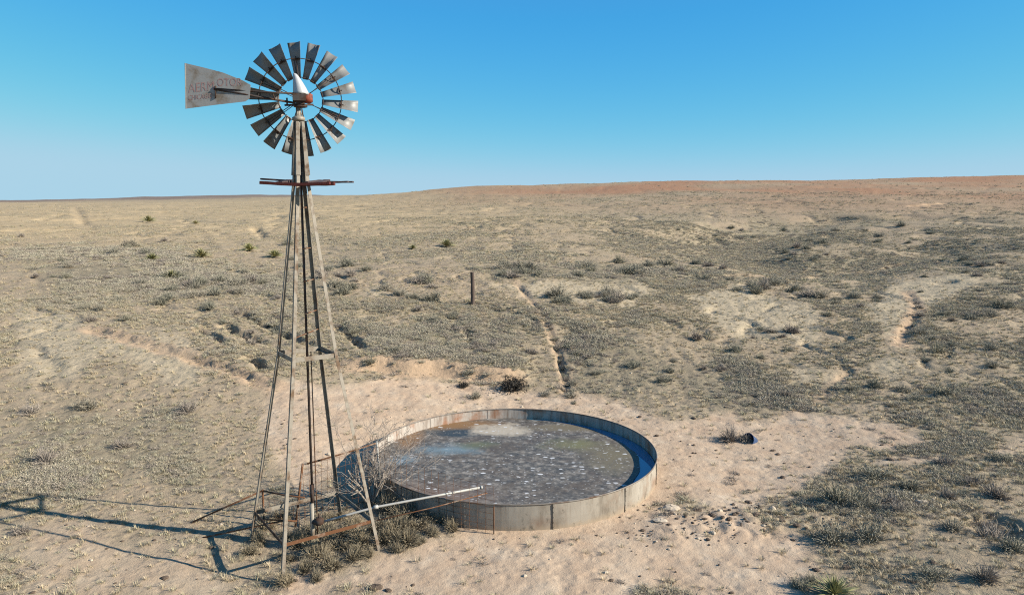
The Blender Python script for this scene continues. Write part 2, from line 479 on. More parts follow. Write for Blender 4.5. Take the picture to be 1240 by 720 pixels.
def build_ground():
    front = np.radians(np.linspace(-44, 44, 520))
    side = np.radians(np.concatenate([np.linspace(44, 316, 70)[1:-1]]))
    ang = np.concatenate([front, side])
    rr = np.concatenate([[0.5, 2.0, 4.0, 6.0, 8.0, 10.0], np.exp(np.linspace(math.log(11.5), math.log(260), 560)),
                         np.exp(np.linspace(math.log(260), math.log(6000), 110))[1:]])
    A, R = np.meshgrid(ang, rr)
    X = (R * np.sin(A)).ravel(); Y = (R * np.cos(A)).ravel()
    Z = h(X, Y)
    Z[R.ravel() > 4200] -= 3
    na, nr = len(ang), len(rr)
    V = np.stack([X, Y, Z], 1)
    V = np.vstack([V, [[0, 0, hz(0.0, 0.2)]]])
    i = np.arange(nr - 1)[:, None] * na; j = np.arange(na)[None, :]; j2 = (j + 1) % na
    Q = np.stack([i + j, i + na + j, i + na + j2, i + j2], -1).reshape(-1, 4)[:, ::-1]
    c = len(V) - 1
    T = np.stack([np.full(na, c), np.arange(na), (np.arange(na) + 1) % na], 1)[:, ::-1]
    me = bpy.data.meshes.new('ground')
    me.vertices.add(len(V)); me.vertices.foreach_set('co', V.ravel())
    nl = Q.size + T.size
    me.loops.add(nl)
    me.loops.foreach_set('vertex_index', np.concatenate([Q.ravel(), T.ravel()]).astype(np.int32))
    me.polygons.add(len(Q) + len(T))
    st = np.concatenate([np.arange(len(Q)) * 4, Q.size + np.arange(len(T)) * 3]).astype(np.int32)
    me.polygons.foreach_set('loop_start', st)
    me.update(calc_edges=True)
    me.validate()
    me.polygons.foreach_set('use_smooth', np.ones(len(me.polygons), bool))
    for nm, a in zip(('bare', 'rut', 'pale', 'red', 'straw', 'scrub', 'far', 'thick'), masks(V[:, 0], V[:, 1])):
        at_ = me.attributes.new(nm, 'FLOAT', 'POINT'); at_.data.foreach_set('value', a.astype(np.float32))
    o = bpy.data.objects.new('ground', me); COL.objects.link(o)
    o['kind'] = 'structure'
    me.materials.append(M['ground'])
    # face up?
    if me.polygons[len(Q) // 2].normal.z < 0:
        me.flip_normals()
    return o

t = NT('ground')
p = t.pos()
nA = t.noise(p, 0.12, 4, 0.6)
nB = t.noise(p, 0.9, 5, 0.65)
nC = t.noise(p, 5.0, 5, 0.7)
nD = t.noise(p, 26.0, 4, 0.7)
soil = t.ramp(nB, [(0.3, (0.36, 0.275, 0.18)), (0.7, (0.49, 0.385, 0.262))])
soil = t.mix(t.ramp(nA, [(0.42, 0.0), (0.62, 0.5)]), soil, (0.5, 0.37, 0.25))
soil = t.mix(t.math('MULTIPLY', t.attr('pale'), 0.8), soil, t.mix(nC, (0.54, 0.435, 0.285), (0.66, 0.545, 0.375)))
mat_grass = t.ramp(nC, [(0.3, (0.26, 0.215, 0.14)), (0.5, (0.37, 0.31, 0.2)), (0.72, (0.49, 0.41, 0.27))])
scr = t.math('MULTIPLY', t.attr('scrub'), t.ramp(nC, [(0.35, 1.0), (0.68, 0.35)]))
scr = t.math('ADD', t.math('MULTIPLY', scr, .85), t.ramp(t.noise(p, 2.3, 5, .75), [(.4, 0.0), (.62, .5)]), True)
c = t.mix(scr, soil, mat_grass)
c = t.mix(t.math('MULTIPLY', t.attr('thick'), t.ramp(nB, [(.25, 1.0), (.7, .55)])), c, t.ramp(nC, [(0.3, (0.2, 0.165, 0.11)), (0.5, (0.3, 0.25, 0.165)), (0.7, (0.42, 0.35, 0.23))]))
straw_c = t.ramp(nB, [(0.3, (0.48, 0.355, 0.2)), (0.7, (0.62, 0.48, 0.29))])
c = t.mix(t.math('MULTIPLY', t.attr('straw'), t.math('SUBTRACT', 0.95, t.math('MULTIPLY', t.attr('scrub'), 0.5))), c, straw_c)
red_c = t.ramp(nB, [(0.3, (0.36, 0.18, 0.1)), (0.7, (0.49, 0.295, 0.175))])
c = t.mix(t.attr('red'), c, red_c)
c = t.mix(t.attr('far'), c, t.mix(nA, (0.17, 0.13, 0.12), (0.3, 0.22, 0.18)))
sand_c = t.ramp(nB, [(0.25, (0.53, 0.37, 0.245)), (0.55, (0.61, 0.46, 0.32)), (0.78, (0.67, 0.55, 0.41))])
sand_c = t.mix(t.ramp(nC, [(0.56, 0.0), (0.7, 0.4)]), sand_c, (0.36, 0.24, 0.15))
c = t.mix(t.attr('bare'), c, sand_c)
c = t.mix(t.attr('rut'), c, (0.56, 0.39, 0.25))
c = t.mix(t.math('MULTIPLY', t.ramp(nD, [(0.48, 0.0), (0.72, 0.45)]), t.math('SUBTRACT', 1.0, t.math('MULTIPLY', t.attr('bare'), .55))), c, (0.17, 0.135, 0.1))
t.col(c)
hh = t.math('ADD', t.math('MULTIPLY', nC, 0.6), t.math('MULTIPLY', nD, 0.25))
vh = t.n('ShaderNodeTexVoronoi'); vh.inputs['Scale'].default_value = 3.2; t.l(p, vh.inputs['Vector'])
hh = t.math('ADD', hh, t.math('MULTIPLY', t.ramp(vh.outputs['Distance'], [(.12, 0.0), (.42, 1.0)]), .3))
hh = t.math('MULTIPLY', hh, t.math('SUBTRACT', 1.0, t.math('MULTIPLY', t.attr('bare'), .4)))
t.bump(hh, 0.65, 0.12)
M['ground'] = t.set(Roughness=0.97)
t.b.inputs['Specular IOR Level'].default_value = 0.08
build_ground()

# ------------------------------------------------------------------ mesh helpers
class MB:
    def __init__(s):
        s.v = []; s.f = []
    def add(s, vs, fs):
        b = len(s.v); s.v += [tuple(v) for v in vs]; s.f += [tuple(i + b for i in f) for f in fs]
        return s
    def sweep(s, pts, sections, closed_caps=True):      # sections: one ring of points per station
        n = len(sections[0]); vs = [p for r in sections for p in r]; fs = []
        for i in range(len(sections) - 1):
            for j in range(n):
                k = (j + 1) % n
                fs.append((i * n + j, i * n + k, (i + 1) * n + k, (i + 1) * n + j))
        fs.append(tuple(range(n))[::-1]); fs.append(tuple((len(sections) - 1) * n + j for j in range(n)))
        return s.add(vs, fs)
    def tube(s, pts, r, n=8):
        pts = [Vector(p) for p in pts]
        rs = r if isinstance(r, (list, tuple)) else [r] * len(pts)
        sec = []
        ref = None
        for i, p in enumerate(pts):
            d = (pts[min(i + 1, len(pts) - 1)] - pts[max(i - 1, 0)]).normalized()
            if ref is None:
                ref = Vector((0, 0, 1)) if abs(d.z) < .9 else Vector((1, 0, 0))
            a = d.cross(ref).normalized(); b = d.cross(a).normalized()
            ref = -b if False else ref
            sec.append([p + (a * math.cos(2 * math.pi * j / n) + b * math.sin(2 * math.pi * j / n)) * rs[i] for j in range(n)])
        return s.sweep(pts, sec)
    def box(s, c, size, ax=None):
        c = Vector(c); ax = ax or (Vector((1, 0, 0)), Vector((0, 1, 0)), Vector((0, 0, 1)))
        vs = [c + ax[0] * (i * size[0] / 2) + ax[1] * (j * size[1] / 2) + ax[2] * (k * size[2] / 2) for k in (-1, 1) for j in (-1, 1) for i in (-1, 1)]
        return s.add(vs, [(0, 2, 3, 1), (4, 5, 7, 6), (0, 1, 5, 4), (2, 6, 7, 3), (0, 4, 6, 2), (1, 3, 7, 5)])
    def bar(s, a, b, w, hgt, up=(0, 0, 1)):             # rectangular bar from a to b
        a = Vector(a); b = Vector(b); d = (b - a); L = d.length; d.normalize()
        sd = d.cross(Vector(up)).normalized(); u2 = sd.cross(d).normalized()
        return s.box((a + b) / 2, (L, w, hgt), (d, sd, u2))
    def lathe(s, prof, n=20, c=(0, 0, 0), ax=None):
        c = Vector(c); X, Y, Z = ax or (Vector((1, 0, 0)), Vector((0, 1, 0)), Vector((0, 0, 1)))
        sec = [[c + (X * math.cos(2 * math.pi * j / n) + Y * math.sin(2 * math.pi * j / n)) * max(r, 1e-4) + Z * z for j in range(n)] for r, z in prof]
        return s.sweep(None, sec)
    def mesh(s, name, mat, smooth=False):
        me = bpy.data.meshes.new(name); me.from_pydata(s.v, [], s.f); me.update()
        if smooth:
            me.polygons.foreach_set('use_smooth', [True] * len(me.polygons))
        if mat:
            me.materials.append(mat)
        return me
    def build(s, name, mat, parent=None, smooth=False, label=None):
        loc = Vector((0, 0, 0))
        if parent is not None:                          # verts are given in world space
            loc = parent['_o'] if '_o' in parent else (0, 0, 0)
        me = s.mesh(name, mat, smooth)
        o = bpy.data.objects.new(name, me); COL.objects.link(o)
        if parent is not None:
            o.parent = parent
            o.matrix_parent_inverse = parent_world(parent).inverted()
        if label:
            o['label'] = label
        return o
def parent_world(o):
    m = o.matrix_basis.copy()
    if o.parent:
        m = parent_world(o.parent) @ o.matrix_parent_inverse @ m
    return m
def tag(o, label, cat, group=None):
    o['label'] = label; o['category'] = cat
    if group:
        o['group'] = group
    return o
def empty(name, loc, label, cat, group=None):
    o = bpy.data.objects.new(name, None); COL.objects.link(o); o.location = loc
    o.empty_display_size = 0.3
    return tag(o, label, cat, group)
def inst(name, me, loc, rz=0, sc=1.0, label=None, cat=None, group=None, tilt=(0, 0)):
    o = bpy.data.objects.new(name, me); COL.objects.link(o)
    o.location = loc; o.rotation_euler = (tilt[0], tilt[1], rz)
    o.scale = (sc, sc, sc) if isinstance(sc, (int, float)) else sc
    if label:
        tag(o, label, cat, group)
    return o

# ------------------------------------------------------------------ windmill
TX, TY = TOWER
wm = empty('windmill', (TX, TY, hz(TX, TY)), 'tall galvanized steel windmill with many-bladed wheel and tail vane beside the round stock tank', 'windmill')
def sdiag(z):
    return float(np.interp(z, [-1, .69, 4.93, 9.16, 10.75], [1.64 + 1.69 * .197, 1.64, .806, .225, .1]))
def corner(k, z, ds=0.0):
    a = TH + k * math.pi / 2
    s_ = sdiag(z) + ds
    return Vector((TX + s_ * math.cos(a), TY + s_ * math.sin(a), z))
for k in range(4):
    g0 = hz(corner(k, 0).x, corner(k, 0).y) - .12
    zs = [g0, .69, 2.8, 4.93, 7.0, 9.16, 10.7]
    a = TH + k * math.pi / 2
    e1 = Vector((math.cos(a + math.pi * .75), math.sin(a + math.pi * .75), 0)); e2 = Vector((math.cos(a - math.pi * .75), math.sin(a - math.pi * .75), 0))
    w_, t_ = .08, .012
    sec = []
    for z in zs:
        c = corner(k, z)
        ww = w_ if z < 9.3 else .075
        sec.append([c, c + e1 * ww, c + e1 * ww + e2 * t_, c + e1 * t_ + e2 * t_, c + e1 * t_ + e2 * ww, c + e2 * ww])
    MB().sweep(None, sec).build('leg', M['galvanized_leg'], wm)
    # sheet cover folded round the top of each leg
    sec = []
    for z in (9.32, 10.58):
        c = corner(k, z, .03); ww = .115 if z < 10 else .07; t2 = .006
        sec.append([c, c + e1 * ww, c + e1 * ww + e2 * t2, c + e1 * t2 + e2 * t2, c + e1 * t2 + e2 * ww, c + e2 * ww])
    MB().sweep(None, sec).build('mast_cover', M['cover_steel'], wm)
lower_mats = {0: 'rusty_pipe', 1: 'galvanized_leg', 2: 'galvanized_leg', 3: 'dark_iron'}
for z, w_ in ((.69, .085), (4.93, .11)):
    for k in range(4):
        a, b = corner(k, z, -.03), corner(k + 1, z, -.03)
        n_ = Vector((-(b - a).y, (b - a).x, 0)).normalized()
        m = MB()
        m.bar(a, b, .012, w_)
        m.bar(a + n_ * .03 + Vector((0, 0, -w_ / 2)), b + n_ * .03 + Vector((0, 0, -w_ / 2)), .05, .009)
        m.build('girt', M[lower_mats[k] if z < 1 else 'galvanized_leg'], wm)
for z in (8.55, 7.55, 6.75, 5.95, 5.45):            # guide bars of the pump rod
    c = corner(2, z, -.02); q = Vector((TX + .02, TY - .05, z))
    if z < 5.5:
        q = corner(0, z, -.04)
    m = MB(); m.bar(q, c, .03, .022); m.build('rod_guide', M['rusty_pipe'], wm)
m = MB(); m.tube([(TX, TY, .95), (TX, TY, 10.9)], .03, 10); m.tube([(TX, TY, 1.0), (TX, TY, 1.55)], .052, 10)
m.build('drop_pipe', M['dark_iron'], wm, True)
m = MB(); m.tube([(TX + .11, TY - .02, .1), (TX + .1, TY - .02, 5.0)], .014, 6); m.build('pump_rod', M['rusty_pipe'], wm, True)
m = MB()
m.tube([(TX, TY, 10.5), (TX, TY, 11.0)], .06, 12)
for k in range(4):
    m.tube([corner(k, 10.68), (TX, TY, 10.95)], .012, 6)
m.lathe([(.13, 10.6), (.15, 10.63), (.15, 10.68), (.07, 10.72)], 16, (TX, TY, 0))
m.build('mast_pipe', M['galvanized_leg'], wm, True)

# platform: far boards long and dark, near boards lower, red and sagging
X_, Y_, Z_ = Vector((1, 0, 0)), Vector((0, 1, 0)), Vector((0, 0, 1))
pl_ = MB().bar((TX - .3, TY - .62, 9.12), (TX - .3, TY + .66, 9.2), .07, .07).bar((TX + .3, TY - .62, 9.12), (TX + .3, TY + .66, 9.2), .07, .07).build('platform', M['dark_board'], wm)
def board(x0, x1, y, z0, z1, w_, hh_, mat):
    n_ = 9; sec = []
    rr_ = random.Random(int(y * 100))
    for i in range(n_):
        q = i / (n_ - 1); x = x0 + (x1 - x0) * q; z = z0 + (z1 - z0) * q - .03 * math.sin(math.pi * q) + rr_.uniform(-.006, .006)
        jj = rr_.uniform(-.012, .012) if i in (0, n_ - 1) else 0
        sec.append([Vector((x + jj, y - w_ / 2, z - hh_ / 2)), Vector((x, y + w_ / 2, z - hh_ / 2)), Vector((x + jj, y + w_ / 2, z + hh_ / 2)), Vector((x, y - w_ / 2, z + hh_ / 2))])
    MB().sweep(None, sec).build('plank', M[mat], pl_)
board(TX - .84, TX + .9, TY - .38, 9.13, 9.11, .17, .075, 'red_board')
board(TX - .78, TX + .84, TY - .58, 9.125, 9.115, .17, .06, 'red_board')
board(TX - 1.08, TX + 1.06, TY + .36, 9.24, 9.17, .17, .04, 'dark_board')
board(TX - 1.12, TX + 1.14, TY + .57, 9.25, 9.18, .17, .04, 'dark_board')
for sx_ in (-.46, .48):
    MB().bar((TX + sx_, TY - .6, 9.1), (TX + sx_, TY + .62, 9.22), .16, .04).build('plank', M['dark_board'], pl_)

# wheel, seen from behind
HUBZ = 11.15
PSI = rad(15)
nV = Vector((math.sin(PSI), -math.cos(PSI), 0))           # towards the viewer side
tR = Vector((math.cos(PSI), math.sin(PSI), 0))            # to the right
WC = Vector((TX - .02, TY + .3, HUBZ)) - nV * .12
hub = MB().lathe([(.05, -.16), (.09, -.14), (.09, -.06), (.06, -.04), (.06, .1), (.1, .12), (.1, .18), (.04, .2)], 16, WC, (tR, Z_, nV)).build('wheel', M['dark_iron'], wm, True)
def rad_vec(f):
    return tR * math.cos(f) + Z_ * math.sin(f)
def tan_vec(f):
    return -tR * math.sin(f) + Z_ * math.cos(f)           # counter-clockwise as seen from behind
BETA = rad(36)
for i in range(18):
    f = rad(94 + i * 20)
    rv, tv = rad_vec(f), tan_vec(f)
    nb = (nV * math.cos(BETA) + tv * math.sin(BETA)).normalized()
    ch = (tv * math.cos(BETA) - nV * math.sin(BETA)).normalized()
    vs = []; rows, cols = 5, 7
    jit = random.uniform(-.02, .02)
    for s_ in (1, -1):
        for r_i in range(rows):
            q = r_i / (rows - 1); r_ = .5 + (1.36 + jit - .5) * q
            wd = .178 + (.362 - .178) * q
            for c_i in range(cols):
                e = c_i / (cols - 1) * 2 - 1
                sag = .2 * wd * (1 - e * e) * -1 + .1 * wd
                tw = rad(6) * (q - .5)
                P = WC + rv * (r_ + (.0 if abs(e) < .99 else -.004)) + (ch * math.cos(tw) + nb * math.sin(tw)) * (e * wd / 2) + nb * (sag + s_ * .0016)
                vs.append(P)
    fs = []; N = rows * cols
    for r_i in range(rows - 1):
        for c_i in range(cols - 1):
            a = r_i * cols + c_i
            fs.append((a, a + 1, a + cols + 1, a + cols)); fs.append((N + a, N + a + cols, N + a + cols + 1, N + a + 1))
    edge = [c_ for c_ in range(cols)] + [r_ * cols + cols - 1 for r_ in range(1, rows)] + [(rows - 1) * cols + c_ for c_ in range(cols - 2, -1, -1)] + [r_ * cols for r_ in range(rows - 2, 0, -1)]
    for a, b in zip(edge, edge[1:] + edge[:1]):
        fs.append((a, N + a, N + b, b))
    MB().add(vs, fs).build('blade', M['blade_steel'], hub, True)
    # bracket under the blade
    m = MB(); c0 = WC + rv * .95
    m.bar(c0 - ch * .11 + nb * .006, c0 + ch * .11 + nb * .006, .03, .008, nb); m.bar(c0 + nb * .02, c0 + rv * .07 + nb * .02, .02, .02, nb)
    m.build('blade_bracket', M['dark_iron'], hub)
for r_, off in ((.97, .03), (.53, .02)):
    pts = [WC + nV * off + rad_vec(2 * math.pi * j / 72) * r_ for j in range(73)]
    MB().tube(pts, .012, 6).build('wheel_ring', M['dark_iron'], hub, True)
for i in range(6):
    f = rad(30 + i * 60 + 4)
    MB().tube([WC + nV * .14 + rad_vec(f) * .05, WC + nV * .03 + rad_vec(f) * .97], .01, 6).build('spoke', M['dark_iron'], hub, True)
    MB().tube([WC - nV * .12 + rad_vec(f) * .05, WC + nV * .03 + rad_vec(f + .06) * .97], .01, 6).build('spoke', M['dark_iron'], hub, True)

# gearbox and helmet hood
GC = Vector((TX + .06, TY - .02, HUBZ - .02))
gb = MB()
gb.box(GC + nV * .02 + tR * -.02, (.3, .42, .17), (tR, nV, Z_)); gb.box(GC + Vector((0, 0, -.12)), (.2, .26, .08), (tR, nV, Z_))
gb.tube([WC + nV * .1, GC], .05, 10)
gearbox = gb.build('gearbox', M['dark_iron'], wm)
m = MB(); m.lathe([(.03, -.02), (.115, .0), (.12, .06), (.12, .14), (.09, .2)], 16, GC + tR * .09 + Vector((0, 0, .0)), (nV, Z_, tR)); m.build('gear_cap', M['red_iron'], gearbox, True)
m = MB(); sec = []
hb = GC + Vector((0, 0, .075))
for q, z in ((1, 0), (.97, .05), (.8, .17), (.6, .29), (.38, .41), (.24, .47), (.08, .49)):
    ring = []
    for j in range(20):
        a = 2 * math.pi * j / 20
        cx_, cy_ = math.cos(a), math.sin(a)
        ring.append(hb + tR * (-.16 + (cx_ + 1) * .185 * q + .02 * (1 - q)) + nV * (cy_ * .21 * q + .03) + Z_ * z)
    sec.append(ring)
m.sweep(None, sec).build('hood', M['hood_steel'], gearbox, True)
m = MB()                                                  # furl ring and links below the gearbox
m.lathe([(.12, -.22), (.16, -.21), (.16, -.18), (.1, -.17)], 18, GC)
m.tube([GC + tR * -.3 + nV * .1 + Z_ * -.02, GC + tR * -.3 + nV * .1 + Z_ * -.2], .02, 6)
m.tube([GC + tR * -.36 + nV * .1 + Z_ * -.19, GC + tR * .3 + nV * .05 + Z_ * -.15], .024, 6)
m.build('turntable', M['dark_iron'], gearbox, True)

# tail vane folded to the left, parallel with the wheel
TD = TY - .42
def tp(px, py, dy=0.0):
    return at_y(px, py, TD + dy)
bm_ = MB()
bm_.tube([tp(259.5, 107.6, -.012), tp(330, 112.2, .05), tp(356, 113.2, .25)], .022, 8)
bm_.tube([tp(259.5, 107.8, -.012), tp(300, 115, .02), tp(358, 125, .25)], .026, 8)
bm_.tube([tp(261, 104, -.012), tp(261, 119, -.012)], .016, 6)
bm_.tube([tp(330, 112.2, .05), tp(333, 121, .1)], .014, 6)
tail = bm_.build('tail', M['dark_iron'], wm, True)
outl = [(223.4, 76.4), (245, 81.5), (270, 88.0), (294, 97.6), (303.5, 103), (302, 119.5), (297, 123), (262, 127), (224.6, 131.8)]
fr = [tp(a, b, 0) for a, b in outl]; bk = [p + Vector((0, .006, 0)) for p in fr]
n_ = len(fr)
MB().add(fr + bk, [tuple(range(n_)), tuple(range(2 * n_ - 1, n_ - 1, -1))] + [(i, i + n_, (i + 1) % n_ + n_, (i + 1) % n_) for i in range(n_)]).build('vane', M['vane_steel'], tail)
MB().bar(tp(224, 76.5, -.01), tp(225, 131.6, -.01), .014, .014, (0, 1, 0)).build('vane_rib', M['vane_steel'], tail)
def lettering(txt, x0, y0, x1, y1, hpx):                 # painted words along a baseline
    cu = bpy.data.curves.new('t', 'FONT'); cu.body = txt; cu.extrude = 0; cu.resolution_u = 3
    ob = bpy.data.objects.new('t', cu); COL.objects.link(ob)
    bpy.context.view_layer.update()
    me0 = bpy.data.meshes.new_from_object(ob.evaluated_get(bpy.context.evaluated_depsgraph_get()))
    co = np.zeros(len(me0.vertices) * 3); me0.vertices.foreach_get('co', co); co = co.reshape(-1, 3)
    mn, mx = co.min(0), co.max(0)
    m = MB()
    vs = []
    for c in co:
        q = (c[0] - mn[0]) / (mx[0] - mn[0]); e = (c[1] - mn[1]) / (mx[1] - mn[1])
        vs.append(tp(x0 + (x1 - x0) * q, y0 + (y1 - y0) * q - hpx * e, -.003))
    m.add(vs, [tuple(p.vertices) for p in me0.polygons])
    bpy.data.objects.remove(ob); bpy.data.curves.remove(cu); bpy.data.meshes.remove(me0)
    return m.build('lettering', M['faded_red_paint'], tail)
lettering('AERM', 228, 112.6, 259, 109.0, 11)
lettering('OTOR', 263, 104.5, 293, 104.0, 9.5)
lettering('CHICAGO', 228, 121.5, 257, 118.8, 6)

# ------------------------------------------------------------------ stock tank
CX, CY, RT = TANK
RIMZ, ICEZ = .72, .36
t = NT('tank_steel')
p = t.obj()
gx = t.n('ShaderNodeSeparateXYZ'); t.l(p, gx.inputs[0])
st = t.noise(t.mapping(p, (1.0, 1.0, .3)), 1.1, 6, 0.7)
n1 = t.noise(p, .8, 4, .6); n2 = t.noise(p, 9, 5, .7)
c = t.ramp(st, [(0.32, (0.2, 0.165, 0.125)), (0.48, (0.4, 0.35, 0.28)), (0.7, (0.5, 0.45, 0.37))])
ru = t.ramp(n1, [(0.5, 0.0), (0.66, 0.65)])
c = t.mix(ru, c, t.mix(n2, (0.36, 0.2, 0.115), (0.2, 0.105, 0.06)))
hp = t.math('MULTIPLY', t.math('SUBTRACT', gx.outputs[2], .02), 1 / .7)
c = t.mix(t.ramp(t.math('ADD', hp, t.math('MULTIPLY', t.math('SUBTRACT', n2, .5), .35)), [(0.02, .7), (.2, 0.0)]), c, (0.46, 0.36, 0.25))
c = t.mix(t.ramp(t.noise(t.mapping(p, (1, 1, .6)), 4, 5, .75), [(0.57, 0.0), (0.68, .75)]), c, (0.13, 0.115, 0.09))
run = t.noise(t.mapping(p, (7, 7, .35)), 1.4, 4, .7)
c = t.mix(t.math('MULTIPLY', t.ramp(run, [(.54, 0.0), (.7, .6)]), t.ramp(hp, [(.15, .2), (.95, 1.0)])), c, (0.22, 0.15, 0.1))
t.col(c); t.bump(n2, .15, .006)
M['tank_steel'] = t.set(Roughness=.6, Metallic=.15)
t = NT('tank_inside')
p = t.obj()
st = t.noise(t.mapping(p, (1.6, 1.6, .15)), 3.2, 5, 0.7)
n1 = t.noise(p, 1.1, 4, .65); n2 = t.noise(p, 9, 5, .7)
c = t.ramp(st, [(0.3, (0.2, 0.14, 0.1)), (0.5, (0.46, 0.4, 0.34)), (0.7, (0.6, 0.55, 0.48))])
c = t.mix(t.ramp(n1, [(0.46, 0.0), (0.6, .85)]), c, t.mix(n2, (0.42, 0.2, 0.1), (0.27, 0.12, 0.06)))
t.col(c)
M['tank_inside'] = t.set(Roughness=.7, Metallic=.05)
tank = empty('stock_tank', (CX, CY, 0), 'wide round galvanized stock tank of ribbed sheets holding frozen water, on bare sand', 'stock tank')
for k in range(12):
    a0, a1 = rad(-77 + 30 * k), rad(-77 + 30 * (k + 1))
    ns = 12; vs = []; fs = []
    dr = random.uniform(-.006, .006)
    for j in range(ns + 1):
        a = a0 + (a1 - a0) * j / ns
        off = .012 * (1 - j / ns)                         # lapped seam
        bul = dr * math.sin(math.pi * j / ns)
        for r_, z in ((RT + off + bul, -.15), (RT + off + bul + .01, .3), (RT + off + bul, RIMZ - .01), (RT - .006 + off, RIMZ - .01), (RT - .006 + off, -.15)):
            vs.append((CX + r_ * math.cos(a), CY + r_ * math.sin(a), z))
    for j in range(ns):
        for i in range(5):
            b = j * 5
            fs.append((b + i, b + (i + 1) % 5, b + 5 + (i + 1) % 5, b + 5 + i)[::-1])
    fs.append((0, 1, 2, 3, 4)); fs.append(tuple(ns * 5 + i for i in range(5))[::-1])
    o = MB().add(vs, fs).build('wall_panel', M['tank_steel'], tank)
    o.data.materials.append(M['tank_inside'])
    for pg in o.data.polygons:
        cc = pg.center; nn = pg.normal
        if nn.x * (cc.x - CX) + nn.y * (cc.y - CY) < -.5 * RT:
            pg.material_index = 1
    s0 = Vector((math.cos(a0), math.sin(a0), 0)); tt_ = Vector((-s0.y, s0.x, 0))
    m = MB(); m.box(Vector((CX, CY, .33)) + s0 * (RT + .022), (.02, .05, .74), (s0, tt_, Z_))
    for zz in (.06, .2, .34, .48, .62):
        m.lathe([(.013, .0), (.013, .012), (.004, .016)], 6, Vector((CX, CY, zz)) + s0 * (RT + .031), (tt_, Z_, s0))
    m.build('seam_strip', M['tank_steel'], tank)
ring = [(CX + (RT + .004) * math.cos(2 * math.pi * j / 120), CY + (RT + .004) * math.sin(2 * math.pi * j / 120), RIMZ) for j in range(121)]
MB().tube(ring, .022, 8).build('rim', M['rim_steel'], tank, True)

t = NT('shade_blue_water')
t.col((0.07, 0.25, 0.4)); n = t.noise(t.pos(), 7, 3, .5); t.bump(n, .06, .02)  # blue stands in for the wall's sky-lit shade on the ice
M['shade_blue_water'] = t.set(Roughness=.06)
t.b.inputs['Specular IOR Level'].default_value = .5
wv = [(CX + (RT - .03) * math.cos(2 * math.pi * j / 96), CY + (RT - .03) * math.sin(2 * math.pi * j / 96), ICEZ - .03) for j in range(96)]
wt = MB().add(wv, [tuple(range(96))]).build('water', M['shade_blue_water'])
wt['kind'] = 'structure'

# ice sheet with trapped bubbles, drawn back on the right; blue water there paints the wall's shadow
t = NT('ice')
p = t.pos()
loc = t.mapping(p, (1, 1, 1), (-CX, -CY, 0))
def blob(cx_, cy_, rx_, ry_, soft=.5, nz=.5):
    v = t.mapping(loc, (1 / rx_, 1 / ry_, 0), (-cx_ / rx_, -cy_ / ry_, 0))
    ln = t.n('ShaderNodeVectorMath', operation='LENGTH'); t.l(v, ln.inputs[0])
    d = t.math('ADD', ln.outputs['Value'], t.math('MULTIPLY', t.math('SUBTRACT', nBig, .5), nz * 2))
    return t.ramp(d, [(max(0, .8 - soft), 1.0), (min(1, .8 + soft * .4), 0.0)])
nBig = t.noise(p, 1.3, 5, .65)
nMed = t.noise(p, 4.5, 5, .7)
nFin = t.noise(p, 22, 4, .7)
c = t.ramp(nMed, [(0.32, (0.055, 0.052, 0.048)), (0.5, (0.15, 0.14, 0.125)), (0.66, (0.34, 0.31, 0.27))])
c = t.mix(t.ramp(nBig, [(.42, 0.0), (.62, .8)]), c, t.mix(nMed, (0.07, 0.055, 0.045), (0.2, 0.165, 0.13)))
c = t.mix(blob(-2.2, .9, 1.4, .7, .7, .9), c, (0.2, 0.27, 0.3))
c = t.mix(blob(-3.6, -.1, .6, .6, .7, .9), c, (0.2, 0.26, 0.29))
c = t.mix(blob(-1.2, 1.35, 1.0, .55, .7, .9), c, (0.15, 0.16, 0.1))
c = t.mix(blob(2.2, 1.4, 1.5, .8, .6, .8), c, (0.2, 0.19, 0.1))
c = t.mix(blob(3.2, .2, 1.2, 2.0, .6, .8), c, (0.2, 0.17, 0.11))
c = t.mix(blob(-2.4, -3.0, 2.4, 1.2, .6, .8), c, (0.2, 0.15, 0.12))
c = t.mix(blob(-2.0, 2.75, 1.3, .55, .3, .8), c, (0.05, 0.07, 0.085))
c = t.mix(blob(-2.6, 3.7, 3.0, .75, .35, .3), c, (0.27, 0.16, 0.08))  # brown algae, with the rusty wall's reflection painted into the colour
c = t.mix(blob(-3.7, 2.1, .6, 1.5, .35, .3), c, (0.26, 0.16, 0.09))  # painted wall reflection carried on along the left side
c = t.mix(blob(-.5, 3.05, 1.5, .85, .35, 1.1), c, (0.5, 0.43, 0.33))
c = t.mix(blob(1.9, 3.3, 2.0, .6, .35, .3), c, (0.2, 0.17, 0.12))
def flecks(scale, stretch, lo, hi, k):
    vo = t.n('ShaderNodeTexVoronoi'); vo.inputs['Scale'].default_value = scale; t.l(t.mapping(p, (1, stretch, 0), (k, k, 0)), vo.inputs['Vector'])
    sc_ = t.n('ShaderNodeSeparateColor'); t.l(vo.outputs['Color'], sc_.inputs[0])
    r_ = t.math('SUBTRACT', t.math('MULTIPLY', t.math('POWER', sc_.outputs[0], 2.5), hi), lo)
    d_ = t.math('ADD', vo.outputs['Distance'], t.math('MULTIPLY', t.math('SUBTRACT', nFin, .5), .5))
    return t.math('MULTIPLY', t.math('SUBTRACT', r_, d_), 9.0, True)
cl = t.ramp(t.noise(p, .6, 4, .65), [(.42, 0.05), (.56, 1.0)])
spk = t.math('MULTIPLY', flecks(4.5, 1.7, .05, .52, 0), cl)
spk2 = t.math('MULTIPLY', flecks(10, 1.5, .06, .45, 3.3), t.ramp(nBig, [(.38, 0.15), (.6, .8)]))
spk3 = t.ramp(t.noise(t.mapping(p, (1, 1.8, 1)), 9, 5, .8), [(.58, 0.0), (.72, .5)])
